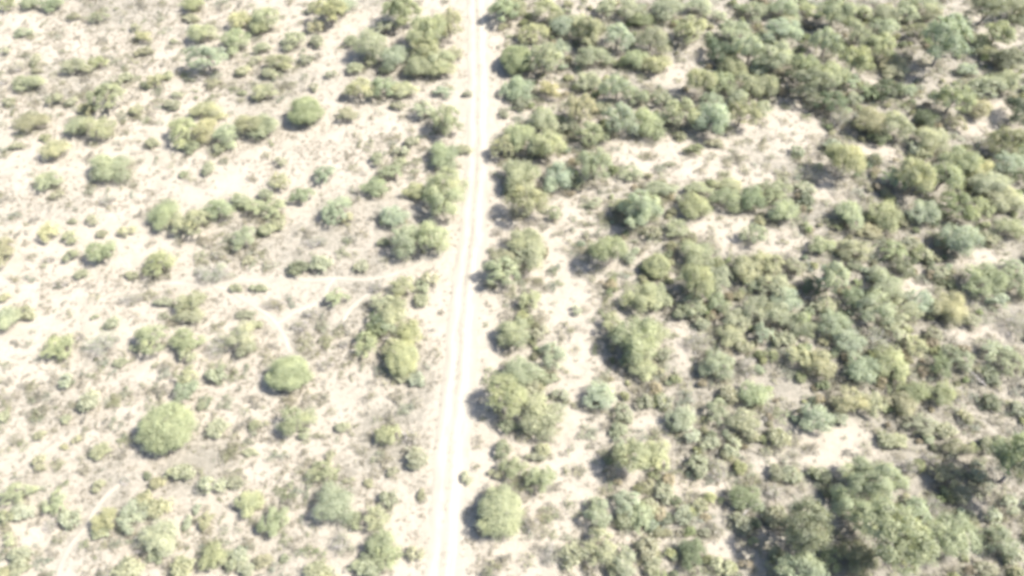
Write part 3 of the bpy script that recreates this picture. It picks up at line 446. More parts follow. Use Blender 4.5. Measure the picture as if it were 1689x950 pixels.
('tree',51.02,44.99,3.47,3.34,5.09,'loose',(0.360,0.390,0.238),'large green tree behind the shaded side of the bright shrub at the clearing'),
('tree',2.34,13.43,3.49,3.26,5.37,'loose',(0.408,0.403,0.247),'large olive-green tree before the shaded side of the pale blue-green track shrub'),
('tree',63.44,55.01,3.21,3.49,4.69,'loose',(0.354,0.374,0.246),'large olive-green tree on the shaded side of the tall leaning tree'),
('tree',95.25,62.96,3.32,3.36,4.89,'loose',(0.414,0.417,0.291),'large dull olive tree beyond and sunward of the tall leaning tree'),
('tree',27.95,33.51,3.29,3.39,5.09,'loose',(0.442,0.455,0.289),'large yellow-green tree right below the olive shrub over the sandy strip'),
('tree',-1.38,62.37,3.20,3.47,4.82,'loose',(0.398,0.450,0.286),'large green tree straight behind the lime-green ball tree'),
('tree',32.84,32.46,3.18,3.48,5.23,'lobed',(0.416,0.473,0.348),'large pale blue-green tree right below the olive shrub over the sandy strip'),
('tree',79.64,26.86,3.37,3.28,4.96,'loose',(0.307,0.310,0.181),'large dark golden tree right below the near-black evergreen'),
('tree',17.65,31.89,3.27,3.36,5.38,'loose',(0.401,0.442,0.323),'large sage tree below and sunward of the golden shrub by the lime tree'),
('tree',-10.08,18.20,3.53,3.11,4.42,'loose',(0.450,0.473,0.294),'large yellowish green tree straight behind the bright tree at the footpath mouth'),
('tree',5.44,26.03,3.35,3.26,4.76,'lobed',(0.463,0.475,0.288),'large yellowish green tree straight behind the pale blue-green track shrub'),
('tree',25.44,53.36,3.39,3.22,4.46,'loose',(0.368,0.370,0.257),'large dull olive tree on the shaded side of the olive shrub over the sandy strip'),
('tree',-10.17,14.39,3.13,3.44,4.99,'loose',(0.436,0.469,0.297),'large yellowish green tree beyond and sunward of the silvery shrub at the footpath mouth'),
('tree',19.16,53.79,3.19,3.23,4.73,'loose',(0.416,0.470,0.344),'mid-sized pale blue-green tree on the shaded side of the olive shrub over the sandy strip'),
('tree',66.37,18.75,3.23,3.15,5.15,'loose',(0.438,0.468,0.296),'mid-sized yellowish green tree behind the shaded side of the dark tree in thick scrub'),
('tree',32.18,-35.23,3.11,2.95,7.78,'tall',(0.265,0.280,0.187),'mid-sized dark olive tree on the shaded side of the biggest tree'),
('tree',49.40,-4.91,3.26,2.66,4.32,'loose',(0.438,0.468,0.322),'mid-sized pale yellowish tree below and sunward of the tree by the black shade'),
('tree',-1.25,1.34,3.02,2.77,4.12,'loose',(0.444,0.477,0.315),'mid-sized pale green tree below and sunward of the bright tree at the footpath mouth'),
('tree',48.88,-35.66,2.80,2.86,5.01,'tall',(0.388,0.422,0.271),'mid-sized yellowish green tree on the sunny side of the biggest tree'),
('tree',-0.85,-18.08,2.70,2.73,4.88,'tall',(0.400,0.417,0.244),'mid-sized green tree behind the shaded side of the straw-olive rounded tree'),
('tree',25.54,-1.06,2.35,2.73,4.91,'tall',(0.379,0.391,0.227),'mid-sized green tree on the sunny side of the small ball shrub'),
('tree',39.07,-31.62,2.58,2.32,3.74,'loose',(0.434,0.479,0.316),'small cool green tree behind the shaded side of the biggest tree'),
('tree',31.41,-39.10,2.90,1.95,4.71,'tall',(0.356,0.396,0.271),'small wide pale green tree on the shaded side of the biggest tree'),
('tree',40.14,-33.69,1.97,2.02,4.07,'tall',(0.420,0.445,0.290),'small pale green tree behind the shaded side of the biggest tree')]
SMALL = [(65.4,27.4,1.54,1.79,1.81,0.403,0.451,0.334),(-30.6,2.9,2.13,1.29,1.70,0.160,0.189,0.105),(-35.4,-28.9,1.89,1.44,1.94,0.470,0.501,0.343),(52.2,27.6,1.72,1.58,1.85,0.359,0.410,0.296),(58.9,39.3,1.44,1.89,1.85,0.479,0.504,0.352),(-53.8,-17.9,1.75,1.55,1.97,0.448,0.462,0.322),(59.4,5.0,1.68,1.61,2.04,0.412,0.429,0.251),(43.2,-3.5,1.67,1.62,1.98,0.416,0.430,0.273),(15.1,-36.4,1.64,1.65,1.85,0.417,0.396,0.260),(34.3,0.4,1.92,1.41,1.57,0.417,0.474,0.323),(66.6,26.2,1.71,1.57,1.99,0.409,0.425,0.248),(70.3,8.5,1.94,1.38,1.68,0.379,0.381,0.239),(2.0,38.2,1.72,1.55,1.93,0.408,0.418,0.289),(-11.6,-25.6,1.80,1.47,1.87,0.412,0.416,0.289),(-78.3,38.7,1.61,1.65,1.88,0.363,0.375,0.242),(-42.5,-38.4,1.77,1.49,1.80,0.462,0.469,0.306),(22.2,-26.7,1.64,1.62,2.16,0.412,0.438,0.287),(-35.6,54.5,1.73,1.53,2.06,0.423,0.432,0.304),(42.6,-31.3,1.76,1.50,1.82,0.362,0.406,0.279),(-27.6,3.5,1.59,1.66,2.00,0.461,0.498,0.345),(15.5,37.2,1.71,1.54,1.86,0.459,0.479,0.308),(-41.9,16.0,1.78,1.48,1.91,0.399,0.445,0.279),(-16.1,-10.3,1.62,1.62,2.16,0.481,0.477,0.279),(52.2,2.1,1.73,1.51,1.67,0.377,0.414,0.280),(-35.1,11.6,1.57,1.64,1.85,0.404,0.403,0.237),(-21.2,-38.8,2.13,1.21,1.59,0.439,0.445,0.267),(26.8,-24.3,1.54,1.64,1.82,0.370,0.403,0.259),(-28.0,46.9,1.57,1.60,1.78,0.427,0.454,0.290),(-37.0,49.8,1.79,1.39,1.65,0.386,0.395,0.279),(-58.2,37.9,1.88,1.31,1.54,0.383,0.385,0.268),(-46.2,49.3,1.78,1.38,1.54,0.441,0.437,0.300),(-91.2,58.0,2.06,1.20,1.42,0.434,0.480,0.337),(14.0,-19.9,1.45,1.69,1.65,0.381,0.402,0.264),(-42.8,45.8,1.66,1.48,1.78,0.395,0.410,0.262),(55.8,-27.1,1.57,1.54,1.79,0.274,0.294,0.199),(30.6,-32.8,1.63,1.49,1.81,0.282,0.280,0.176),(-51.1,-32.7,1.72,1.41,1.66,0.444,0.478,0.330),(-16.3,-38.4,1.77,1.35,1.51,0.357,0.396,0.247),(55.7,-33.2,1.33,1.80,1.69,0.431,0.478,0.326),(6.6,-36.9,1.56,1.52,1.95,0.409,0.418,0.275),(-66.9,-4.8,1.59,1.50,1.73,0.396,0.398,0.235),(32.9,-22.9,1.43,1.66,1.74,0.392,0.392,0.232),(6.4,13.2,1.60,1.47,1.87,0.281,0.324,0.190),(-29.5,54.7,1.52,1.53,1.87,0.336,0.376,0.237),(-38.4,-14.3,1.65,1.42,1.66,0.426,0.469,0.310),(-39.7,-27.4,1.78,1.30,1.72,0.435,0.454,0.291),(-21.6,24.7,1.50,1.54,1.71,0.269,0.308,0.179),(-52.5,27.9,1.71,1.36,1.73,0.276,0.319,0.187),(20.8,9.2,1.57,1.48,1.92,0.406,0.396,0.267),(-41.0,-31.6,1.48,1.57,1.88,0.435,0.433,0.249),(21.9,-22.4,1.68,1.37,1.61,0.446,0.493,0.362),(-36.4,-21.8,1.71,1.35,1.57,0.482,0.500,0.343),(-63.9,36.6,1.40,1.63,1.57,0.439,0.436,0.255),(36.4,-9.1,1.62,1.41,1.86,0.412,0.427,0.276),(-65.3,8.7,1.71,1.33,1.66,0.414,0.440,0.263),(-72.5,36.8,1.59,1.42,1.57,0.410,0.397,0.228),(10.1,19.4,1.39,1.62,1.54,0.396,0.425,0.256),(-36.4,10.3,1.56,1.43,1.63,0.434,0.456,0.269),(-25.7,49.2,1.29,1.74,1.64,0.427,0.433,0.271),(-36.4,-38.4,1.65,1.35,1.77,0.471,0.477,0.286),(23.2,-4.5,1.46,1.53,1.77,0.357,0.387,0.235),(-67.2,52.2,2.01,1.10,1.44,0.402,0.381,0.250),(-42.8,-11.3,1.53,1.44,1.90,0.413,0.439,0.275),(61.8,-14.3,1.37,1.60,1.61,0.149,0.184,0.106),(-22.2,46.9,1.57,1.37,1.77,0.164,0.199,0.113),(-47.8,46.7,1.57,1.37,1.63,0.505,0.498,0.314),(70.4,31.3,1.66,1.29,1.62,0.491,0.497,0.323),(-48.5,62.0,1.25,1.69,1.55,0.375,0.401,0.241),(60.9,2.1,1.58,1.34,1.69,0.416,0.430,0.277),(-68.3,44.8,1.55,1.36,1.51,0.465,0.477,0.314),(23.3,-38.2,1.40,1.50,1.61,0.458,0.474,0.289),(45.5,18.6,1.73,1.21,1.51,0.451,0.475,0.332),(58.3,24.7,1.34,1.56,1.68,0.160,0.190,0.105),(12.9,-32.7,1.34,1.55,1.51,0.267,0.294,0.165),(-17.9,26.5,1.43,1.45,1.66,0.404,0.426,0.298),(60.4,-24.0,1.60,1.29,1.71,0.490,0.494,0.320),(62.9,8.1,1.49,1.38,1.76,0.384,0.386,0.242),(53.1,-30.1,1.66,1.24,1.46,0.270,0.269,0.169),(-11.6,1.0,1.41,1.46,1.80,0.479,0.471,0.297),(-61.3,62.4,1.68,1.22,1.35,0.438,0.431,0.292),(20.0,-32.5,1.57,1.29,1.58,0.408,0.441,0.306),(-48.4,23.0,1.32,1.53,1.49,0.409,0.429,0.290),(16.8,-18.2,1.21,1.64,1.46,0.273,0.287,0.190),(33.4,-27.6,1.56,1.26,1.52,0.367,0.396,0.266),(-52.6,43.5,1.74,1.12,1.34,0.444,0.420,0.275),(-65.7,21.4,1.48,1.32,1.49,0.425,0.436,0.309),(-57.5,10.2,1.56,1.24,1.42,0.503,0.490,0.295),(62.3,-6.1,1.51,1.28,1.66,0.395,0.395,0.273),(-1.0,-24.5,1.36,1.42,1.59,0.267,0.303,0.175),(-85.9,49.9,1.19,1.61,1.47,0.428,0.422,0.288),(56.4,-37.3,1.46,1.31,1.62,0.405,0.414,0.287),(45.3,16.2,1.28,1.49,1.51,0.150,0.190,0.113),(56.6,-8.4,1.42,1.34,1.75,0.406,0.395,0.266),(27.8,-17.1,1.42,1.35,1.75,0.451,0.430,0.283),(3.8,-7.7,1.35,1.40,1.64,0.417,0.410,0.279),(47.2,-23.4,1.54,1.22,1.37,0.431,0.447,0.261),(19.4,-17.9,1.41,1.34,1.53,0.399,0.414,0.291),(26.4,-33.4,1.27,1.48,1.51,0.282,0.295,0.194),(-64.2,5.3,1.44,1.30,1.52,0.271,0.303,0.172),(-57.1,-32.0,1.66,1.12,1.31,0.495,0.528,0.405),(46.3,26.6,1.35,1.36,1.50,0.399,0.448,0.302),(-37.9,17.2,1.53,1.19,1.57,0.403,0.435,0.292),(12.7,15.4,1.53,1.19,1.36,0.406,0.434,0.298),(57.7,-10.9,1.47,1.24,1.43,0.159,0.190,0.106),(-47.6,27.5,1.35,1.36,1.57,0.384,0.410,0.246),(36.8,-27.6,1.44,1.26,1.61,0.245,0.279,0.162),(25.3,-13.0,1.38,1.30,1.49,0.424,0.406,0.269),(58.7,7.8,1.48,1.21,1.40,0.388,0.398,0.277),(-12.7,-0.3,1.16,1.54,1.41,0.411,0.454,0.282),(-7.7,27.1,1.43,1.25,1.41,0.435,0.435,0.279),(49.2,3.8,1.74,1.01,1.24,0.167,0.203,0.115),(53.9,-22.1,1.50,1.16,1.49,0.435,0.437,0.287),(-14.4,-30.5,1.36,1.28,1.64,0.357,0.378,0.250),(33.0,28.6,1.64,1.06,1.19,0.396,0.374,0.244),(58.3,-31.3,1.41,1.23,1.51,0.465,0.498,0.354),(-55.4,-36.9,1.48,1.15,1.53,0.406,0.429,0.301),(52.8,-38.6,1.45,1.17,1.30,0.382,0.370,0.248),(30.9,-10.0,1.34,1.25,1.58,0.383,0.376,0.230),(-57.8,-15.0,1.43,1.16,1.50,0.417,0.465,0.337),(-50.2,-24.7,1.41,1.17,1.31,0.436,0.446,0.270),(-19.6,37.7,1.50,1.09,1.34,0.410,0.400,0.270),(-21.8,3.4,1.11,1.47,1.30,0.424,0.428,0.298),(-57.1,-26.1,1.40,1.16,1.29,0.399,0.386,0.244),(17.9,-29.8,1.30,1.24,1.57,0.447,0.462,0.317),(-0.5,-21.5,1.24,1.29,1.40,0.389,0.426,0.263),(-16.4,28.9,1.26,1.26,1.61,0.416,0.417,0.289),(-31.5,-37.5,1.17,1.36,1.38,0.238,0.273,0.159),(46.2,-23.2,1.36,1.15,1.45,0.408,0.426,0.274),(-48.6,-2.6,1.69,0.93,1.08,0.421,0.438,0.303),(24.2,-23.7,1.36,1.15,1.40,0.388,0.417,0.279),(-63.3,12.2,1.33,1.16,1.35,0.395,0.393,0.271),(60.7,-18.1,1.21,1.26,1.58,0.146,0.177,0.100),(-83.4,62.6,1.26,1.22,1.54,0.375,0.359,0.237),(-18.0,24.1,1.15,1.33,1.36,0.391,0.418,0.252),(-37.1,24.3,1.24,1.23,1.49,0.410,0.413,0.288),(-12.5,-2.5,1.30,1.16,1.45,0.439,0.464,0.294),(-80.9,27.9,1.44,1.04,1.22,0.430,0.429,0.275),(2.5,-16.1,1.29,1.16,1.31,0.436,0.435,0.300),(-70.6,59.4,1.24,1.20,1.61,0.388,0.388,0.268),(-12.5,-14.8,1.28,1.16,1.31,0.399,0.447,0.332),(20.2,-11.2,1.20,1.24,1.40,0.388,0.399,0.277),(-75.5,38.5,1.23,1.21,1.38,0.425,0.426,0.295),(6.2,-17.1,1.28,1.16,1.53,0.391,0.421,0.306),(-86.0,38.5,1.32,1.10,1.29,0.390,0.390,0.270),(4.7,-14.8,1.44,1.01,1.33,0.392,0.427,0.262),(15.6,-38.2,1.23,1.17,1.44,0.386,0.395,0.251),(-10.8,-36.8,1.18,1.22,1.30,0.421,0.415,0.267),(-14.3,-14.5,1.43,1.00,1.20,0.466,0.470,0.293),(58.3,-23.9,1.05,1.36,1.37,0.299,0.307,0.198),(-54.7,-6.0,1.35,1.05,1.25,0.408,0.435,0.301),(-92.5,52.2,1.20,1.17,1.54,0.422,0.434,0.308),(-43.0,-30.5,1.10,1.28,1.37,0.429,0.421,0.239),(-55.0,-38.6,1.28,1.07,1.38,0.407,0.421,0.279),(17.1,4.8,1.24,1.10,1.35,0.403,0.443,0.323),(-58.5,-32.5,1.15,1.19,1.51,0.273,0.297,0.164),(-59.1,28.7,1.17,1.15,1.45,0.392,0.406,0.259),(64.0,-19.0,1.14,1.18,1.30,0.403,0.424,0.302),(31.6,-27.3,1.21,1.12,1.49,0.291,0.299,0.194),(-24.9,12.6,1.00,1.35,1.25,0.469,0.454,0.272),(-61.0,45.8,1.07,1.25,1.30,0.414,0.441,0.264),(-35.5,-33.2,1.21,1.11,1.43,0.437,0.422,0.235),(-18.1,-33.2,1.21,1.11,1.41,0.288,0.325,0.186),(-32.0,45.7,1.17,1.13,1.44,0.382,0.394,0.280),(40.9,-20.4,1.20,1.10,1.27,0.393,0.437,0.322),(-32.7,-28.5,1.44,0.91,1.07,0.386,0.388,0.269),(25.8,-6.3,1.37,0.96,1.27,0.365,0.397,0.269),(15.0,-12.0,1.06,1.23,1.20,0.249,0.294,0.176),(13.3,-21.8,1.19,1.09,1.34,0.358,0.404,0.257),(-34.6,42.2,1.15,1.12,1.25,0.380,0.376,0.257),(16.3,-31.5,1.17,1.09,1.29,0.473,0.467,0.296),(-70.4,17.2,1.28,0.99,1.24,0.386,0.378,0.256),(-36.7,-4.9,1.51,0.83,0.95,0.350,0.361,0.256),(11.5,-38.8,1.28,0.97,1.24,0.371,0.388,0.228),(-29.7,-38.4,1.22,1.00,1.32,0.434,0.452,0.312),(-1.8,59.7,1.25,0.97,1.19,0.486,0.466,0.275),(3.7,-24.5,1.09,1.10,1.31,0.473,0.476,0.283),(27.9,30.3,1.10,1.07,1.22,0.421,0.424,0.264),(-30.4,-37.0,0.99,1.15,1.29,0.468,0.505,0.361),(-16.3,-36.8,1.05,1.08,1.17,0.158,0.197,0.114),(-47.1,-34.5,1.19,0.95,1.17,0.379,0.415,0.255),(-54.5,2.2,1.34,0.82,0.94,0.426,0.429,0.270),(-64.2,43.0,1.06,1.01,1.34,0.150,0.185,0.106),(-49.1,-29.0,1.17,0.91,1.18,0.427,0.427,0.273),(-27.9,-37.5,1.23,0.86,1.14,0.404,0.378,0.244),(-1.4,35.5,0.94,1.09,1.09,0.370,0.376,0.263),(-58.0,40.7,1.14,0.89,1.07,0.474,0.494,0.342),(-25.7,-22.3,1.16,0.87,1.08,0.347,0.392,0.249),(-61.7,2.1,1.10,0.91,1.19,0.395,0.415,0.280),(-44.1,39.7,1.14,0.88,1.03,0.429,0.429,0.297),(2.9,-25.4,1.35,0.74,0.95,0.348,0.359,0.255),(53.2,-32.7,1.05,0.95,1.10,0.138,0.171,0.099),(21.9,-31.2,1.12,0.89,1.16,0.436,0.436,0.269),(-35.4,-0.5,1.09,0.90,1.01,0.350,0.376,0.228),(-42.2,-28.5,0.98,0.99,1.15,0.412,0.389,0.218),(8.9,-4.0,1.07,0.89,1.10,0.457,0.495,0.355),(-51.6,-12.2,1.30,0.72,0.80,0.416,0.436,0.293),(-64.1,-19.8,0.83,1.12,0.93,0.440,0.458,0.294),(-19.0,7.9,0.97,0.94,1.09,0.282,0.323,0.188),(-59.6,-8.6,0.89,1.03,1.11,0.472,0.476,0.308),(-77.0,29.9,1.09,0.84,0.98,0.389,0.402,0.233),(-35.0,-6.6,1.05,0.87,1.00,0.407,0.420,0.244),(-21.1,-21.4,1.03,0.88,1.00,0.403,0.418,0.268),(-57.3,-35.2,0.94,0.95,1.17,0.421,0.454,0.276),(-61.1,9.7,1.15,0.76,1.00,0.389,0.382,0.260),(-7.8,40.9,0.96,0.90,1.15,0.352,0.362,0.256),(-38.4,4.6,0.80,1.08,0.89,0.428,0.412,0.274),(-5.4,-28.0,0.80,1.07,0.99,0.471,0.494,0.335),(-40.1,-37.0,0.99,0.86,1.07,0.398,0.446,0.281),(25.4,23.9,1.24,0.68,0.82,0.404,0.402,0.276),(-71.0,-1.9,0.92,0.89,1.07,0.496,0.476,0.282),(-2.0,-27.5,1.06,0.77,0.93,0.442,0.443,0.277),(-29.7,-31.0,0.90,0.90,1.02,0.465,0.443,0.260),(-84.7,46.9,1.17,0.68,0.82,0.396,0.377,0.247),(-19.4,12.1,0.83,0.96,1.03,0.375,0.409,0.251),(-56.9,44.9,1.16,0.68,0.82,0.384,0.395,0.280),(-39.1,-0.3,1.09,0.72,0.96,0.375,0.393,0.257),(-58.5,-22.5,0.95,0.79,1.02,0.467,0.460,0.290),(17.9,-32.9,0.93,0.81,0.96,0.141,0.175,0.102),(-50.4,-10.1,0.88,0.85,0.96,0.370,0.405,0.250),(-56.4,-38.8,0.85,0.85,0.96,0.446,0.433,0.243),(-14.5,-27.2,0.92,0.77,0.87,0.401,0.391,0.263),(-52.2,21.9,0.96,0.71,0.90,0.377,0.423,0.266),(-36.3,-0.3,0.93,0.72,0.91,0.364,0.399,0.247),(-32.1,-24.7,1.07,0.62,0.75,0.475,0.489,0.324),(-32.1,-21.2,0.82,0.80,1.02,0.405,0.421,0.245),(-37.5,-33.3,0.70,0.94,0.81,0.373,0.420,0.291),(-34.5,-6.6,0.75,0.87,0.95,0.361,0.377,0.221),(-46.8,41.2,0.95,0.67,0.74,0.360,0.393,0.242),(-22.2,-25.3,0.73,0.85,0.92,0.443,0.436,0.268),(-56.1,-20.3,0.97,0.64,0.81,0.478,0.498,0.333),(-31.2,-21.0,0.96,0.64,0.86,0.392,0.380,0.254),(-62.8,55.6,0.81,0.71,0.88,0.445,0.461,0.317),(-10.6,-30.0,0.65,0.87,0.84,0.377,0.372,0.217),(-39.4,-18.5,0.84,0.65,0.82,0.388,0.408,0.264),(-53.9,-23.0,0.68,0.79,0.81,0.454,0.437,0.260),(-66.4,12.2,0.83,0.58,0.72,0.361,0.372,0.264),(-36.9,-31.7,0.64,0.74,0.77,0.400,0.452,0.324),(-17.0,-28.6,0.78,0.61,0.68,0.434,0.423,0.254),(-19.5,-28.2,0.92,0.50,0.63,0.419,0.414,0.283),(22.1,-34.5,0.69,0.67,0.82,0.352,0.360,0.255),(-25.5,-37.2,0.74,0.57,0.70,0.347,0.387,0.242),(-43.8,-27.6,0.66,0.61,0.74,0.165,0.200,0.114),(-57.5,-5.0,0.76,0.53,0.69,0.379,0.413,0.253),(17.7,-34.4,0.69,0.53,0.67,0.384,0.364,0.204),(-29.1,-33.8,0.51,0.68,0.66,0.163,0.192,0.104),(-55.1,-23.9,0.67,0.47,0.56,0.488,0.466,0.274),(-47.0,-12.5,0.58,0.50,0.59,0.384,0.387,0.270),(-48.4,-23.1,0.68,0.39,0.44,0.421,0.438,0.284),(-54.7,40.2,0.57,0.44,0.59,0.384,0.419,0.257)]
TRACK = [(-7.30,81.51),(-6.83,68.89),(-6.24,55.61),(-5.78,42.07),(-5.57,30.00),(-5.51,20.46),(-5.76,12.94),(-6.09,5.97),(-6.56,-0.52),(-6.80,-7.55),(-7.02,-14.05),(-7.27,-20.90),(-7.49,-27.22),(-7.63,-33.05),(-7.72,-39.11),(-7.74,-43.48)]
PATH_A = [(-6.82,6.42),(-8.14,6.08),(-11.91,5.30),(-13.92,3.75),(-16.46,2.66),(-21.03,1.48),(-28.03,1.27),(-36.82,1.48),(-43.10,0.53),(-48.82,0.95)]
PATH_B = [(-43.25,0.42),(-39.85,-0.52),(-36.85,-2.59),(-33.92,-4.61),(-31.71,-6.58),(-30.51,-8.70),(-29.36,-10.58)]
PATH_C = [(-25.00,1.27),(-25.81,0.32),(-27.43,-2.59),(-30.16,-5.00),(-32.35,-6.29)]
PATH_D = [(-46.51,-27.97),(-47.75,-29.82),(-48.84,-33.05),(-50.23,-35.12),(-50.56,-37.14),(-50.25,-39.75)]
PATH_E = [(-17.68,0.84),(-19.90,-0.94),(-21.94,-3.10),(-23.69,-5.79)]
CLEARINGS = [(21.3,26.5,5.9,3.9),(30.1,26.5,8.9,4.8),(43.0,31.4,7.6,6.5),(48.2,36.6,3.6,3.0),(36.7,21.8,5.8,2.4),(28.2,47.0,4.9,3.7),(35.0,52.1,3.3,2.6),(31.8,10.0,4.4,3.3),(5.1,12.3,6.4,2.4),(10.7,14.8,4.7,1.8),(7.8,-0.5,3.6,6.3),(5.0,9.4,3.6,2.3),(9.3,-12.2,2.6,5.0),(23.0,-8.5,1.3,4.3),(5.9,-26.5,3.7,7.7),(3.1,-36.5,4.8,3.3),(41.3,-23.3,5.6,2.6),(38.8,-25.7,3.0,1.5),(68.5,4.9,4.0,1.8),(40.1,8.2,4.0,2.5),(17.1,-21.3,4.2,1.3),(22.0,-29.3,4.3,0.9),(30.9,-26.5,2.6,1.1),(23.8,-35.8,1.7,1.5),(61.6,-7.1,3.3,1.7),(67.2,-7.5,2.1,1.4),(87.2,64.9,4.7,3.9),(91.3,57.4,3.4,2.9),(84.1,35.9,4.1,3.8),(49.1,19.2,4.8,2.6),(59.9,27.2,4.0,1.9),(64.1,45.3,1.9,2.0),(-2.6,45.3,2.2,6.6),(-3.5,34.4,1.6,4.5),(-2.7,10.6,1.8,3.5),(-3.6,-12.2,1.3,5.5),(-2.5,-25.7,1.8,2.3),(38.8,-28.7,1.4,1.0),(39.1,-33.0,2.1,1.3),(53.9,-30.9,1.8,1.0),(55.7,0.5,2.6,1.6),(76.8,32.9,4.1,2.9)]
STUBBLE = [(-40.0,8.2,9.2,5.9),(-19.0,24.4,6.6,6.9),(-57.5,-14.0,7.4,6.9),(-60.9,-17.5,5.3,4.4),(-43.1,-4.6,7.1,3.4),(-25.0,-8.5,5.6,4.9),(-26.2,12.9,4.7,5.1),(-80.7,47.0,12.0,8.5),(-69.0,63.0,19.7,6.5),(-45.3,48.6,8.4,10.1),(-53.2,-28.7,6.8,4.4),(-24.9,-28.7,6.2,3.8),(-38.0,-25.7,5.6,3.3),(-53.0,0.5,8.8,2.7),(-19.0,-2.6,4.3,3.5),(-11.5,-14.0,2.7,4.6),(-10.9,-32.3,1.8,5.4),(-15.4,-22.5,4.5,4.1),(-29.3,-35.8,7.0,2.9),(-44.5,-35.8,8.2,2.9)]
DEAD = [(26.24,-33.19,3.2,1.1,'bleached forked dead bough at the dark edge of the biggest tree'),(61.05,-15.82,3.6,2.3,'thin pale dead bough slanting through the scrub below the thick shrubs'),(29.41,-22.53,3.0,0.6,'dark-and-pale fallen bough beside the ash-grey shrub'),(84.42,66.51,3.0,1.6,'pale upright dead bough by a sandy spot beyond the tall leaning tree')]

rng = np.random.default_rng(11)
random.seed(5)


# ------------------------------------------------------------------ helpers
def tag(o, label=None, cat=None, group=None, kind=None):
    for k, v in (("label", label), ("category", cat), ("group", group), ("kind", kind)):
        if v:
            o[k] = v
    return o


def mesh_from(name, verts, faces, mat, tint=None, smooth=False):
    me = bpy.data.meshes.new(name)
    v = np.asarray(verts, dtype=np.float32)
    n = faces.shape[1]
    me.vertices.add(len(v))
    me.vertices.foreach_set('co', v.ravel())
    me.loops.add(faces.size)
    me.loops.foreach_set('vertex_index', faces.astype(np.int32).ravel())
    me.polygons.add(len(faces))
    me.polygons.foreach_set('loop_start', np.arange(0, faces.size, n, dtype=np.int32))
    me.polygons.foreach_set('loop_total', np.full(len(faces), n, dtype=np.int32))
    if smooth:
        me.polygons.foreach_set('use_smooth', np.ones(len(faces), dtype=bool))
    if tint is not None:
        at_ = me.attributes.new('tint', 'FLOAT', 'FACE')
        at_.data.foreach_set('value', np.asarray(tint, dtype=np.float32))
    me.update(calc_edges=True)
    me.materials.append(mat)
    return me


def value_noise(x, y, scale, seed=0):
    """smooth 2-D value noise on arrays, 0..1"""
    x = np.asarray(x) / scale + 1000.37 + seed * 17.1
    y = np.asarray(y) / scale + 1000.71 + seed * 9.7
    xi, yi = np.floor(x).astype(np.int64), np.floor(y).astype(np.int64)
    fx, fy = x - xi, y - yi
    fx, fy = fx * fx * (3 - 2 * fx), fy * fy * (3 - 2 * fy)

    def h(i, j):
        n = (i * 374761393 + j * 668265263 + seed * 144665) & 0x7fffffff
        n = ((n ^ (n >> 13)) * 1274126177) & 0x7fffffff
        return ((n ^ (n >> 16)) & 0xffff) / 65535.0
    return (h(xi, yi) * (1 - fx) + h(xi + 1, yi) * fx) * (1 - fy) + (h(xi, yi + 1) * (1 - fx) + h(xi + 1, yi + 1) * fx) * fy


def ground_z(x, y):
    return (value_noise(x, y, 23, 1) - .5) * .5 + (value_noise(x, y, 5, 2) - .5) * .16 + (value_noise(x, y, 1.3, 3) - .5) * .05


def seg_dist(x, y, pts):
    d = np.full(np.shape(x), 1e9)
    for (ax, ay), (bx, by) in zip(pts[:-1], pts[1:]):
        vx, vy = bx - ax, by - ay
        t = np.clip(((x - ax) * vx + (y - ay) * vy) / (vx * vx + vy * vy), 0, 1)
        d = np.minimum(d, np.hypot(x - ax - t * vx, y - ay - t * vy))
    return d


PATHS = [PATH_A, PATH_B, PATH_C, PATH_D, PATH_E]
_tr = sorted((p[1], p[0]) for p in TRACK)


def track_x(y):
    return np.interp(y, [p[0] for p in _tr], [p[1] for p in _tr])


def clearing(x, y, spots=None):
    """0 in the scrub, up to 1 in the middle of an open sandy (or littered) patch"""
    v = np.zeros(np.shape(x))
    for cx, cy, rx, ry in spots or CLEARINGS:
        q = ((x - cx) / (rx * 1.15)) ** 2 + ((y - cy) / (ry * 1.15)) ** 2
        v = np.maximum(v, np.clip(1.35 - q, 0, 1))
    return v


# ------------------------------------------------------------------ materials
def nodes(name):
    m = bpy.data.materials.new(name)
    m.use_nodes = True
    nt = m.node_tree
    b = nt.nodes['Principled BSDF']
    return m, nt, b


def nnoise(nt, vec, scale, detail=4, rough=.6):
    n = nt.nodes.new('ShaderNodeTexNoise')
    n.inputs['Scale'].default_value = scale
    n.inputs['Detail'].default_value = detail
    n.inputs['Roughness'].default_value = rough
    nt.links.new(vec, n.inputs['Vector'])
    return n.outputs['Fac']


def ramp(nt, fac, stops):
    r = nt.nodes.new('ShaderNodeValToRGB')
    els = r.color_ramp.elements
    while len(els) < len(stops):
        els.new(.5)
    for el, (p, c) in zip(els, stops):
        el.position = p
        el.color = (*c, 1) if len(c) == 3 else c
    nt.links.new(fac, r.inputs[0])
    return r.outputs[0]


def mixc(nt, fac, a, b, mode='MIX'):
    m = nt.nodes.new('ShaderNodeMix')
    m.data_type = 'RGBA'
    m.blend_type = mode
    for s, v in ((m.inputs[0], fac), (m.inputs[6], a), (m.inputs[7], b)):
        if isinstance(v, (int, float)):
            s.default_value = v
        elif isinstance(v, tuple):
            s.default_value = (*v, 1)
        else:
            nt.links.new(v, s)
    return m.outputs[2]


def math_(nt, op, a, b=None, clamp=False):
    m = nt.nodes.new('ShaderNodeMath')
    m.operation = op
    m.use_clamp = clamp
    for s, v in zip(m.inputs, (a, b)):
        if v is None:
            continue
        if isinstance(v, (int, float)):
            s.default_value = v
        else:
            nt.links.new(v, s)
    return m.outputs[0]


SAND = (0.175, 0.157, 0.128)
SAND_B = (0.141, 0.125, 0.100)
LITTER = (0.076, 0.069, 0.055)
GREYGRASS = (0.126, 0.117, 0.096)


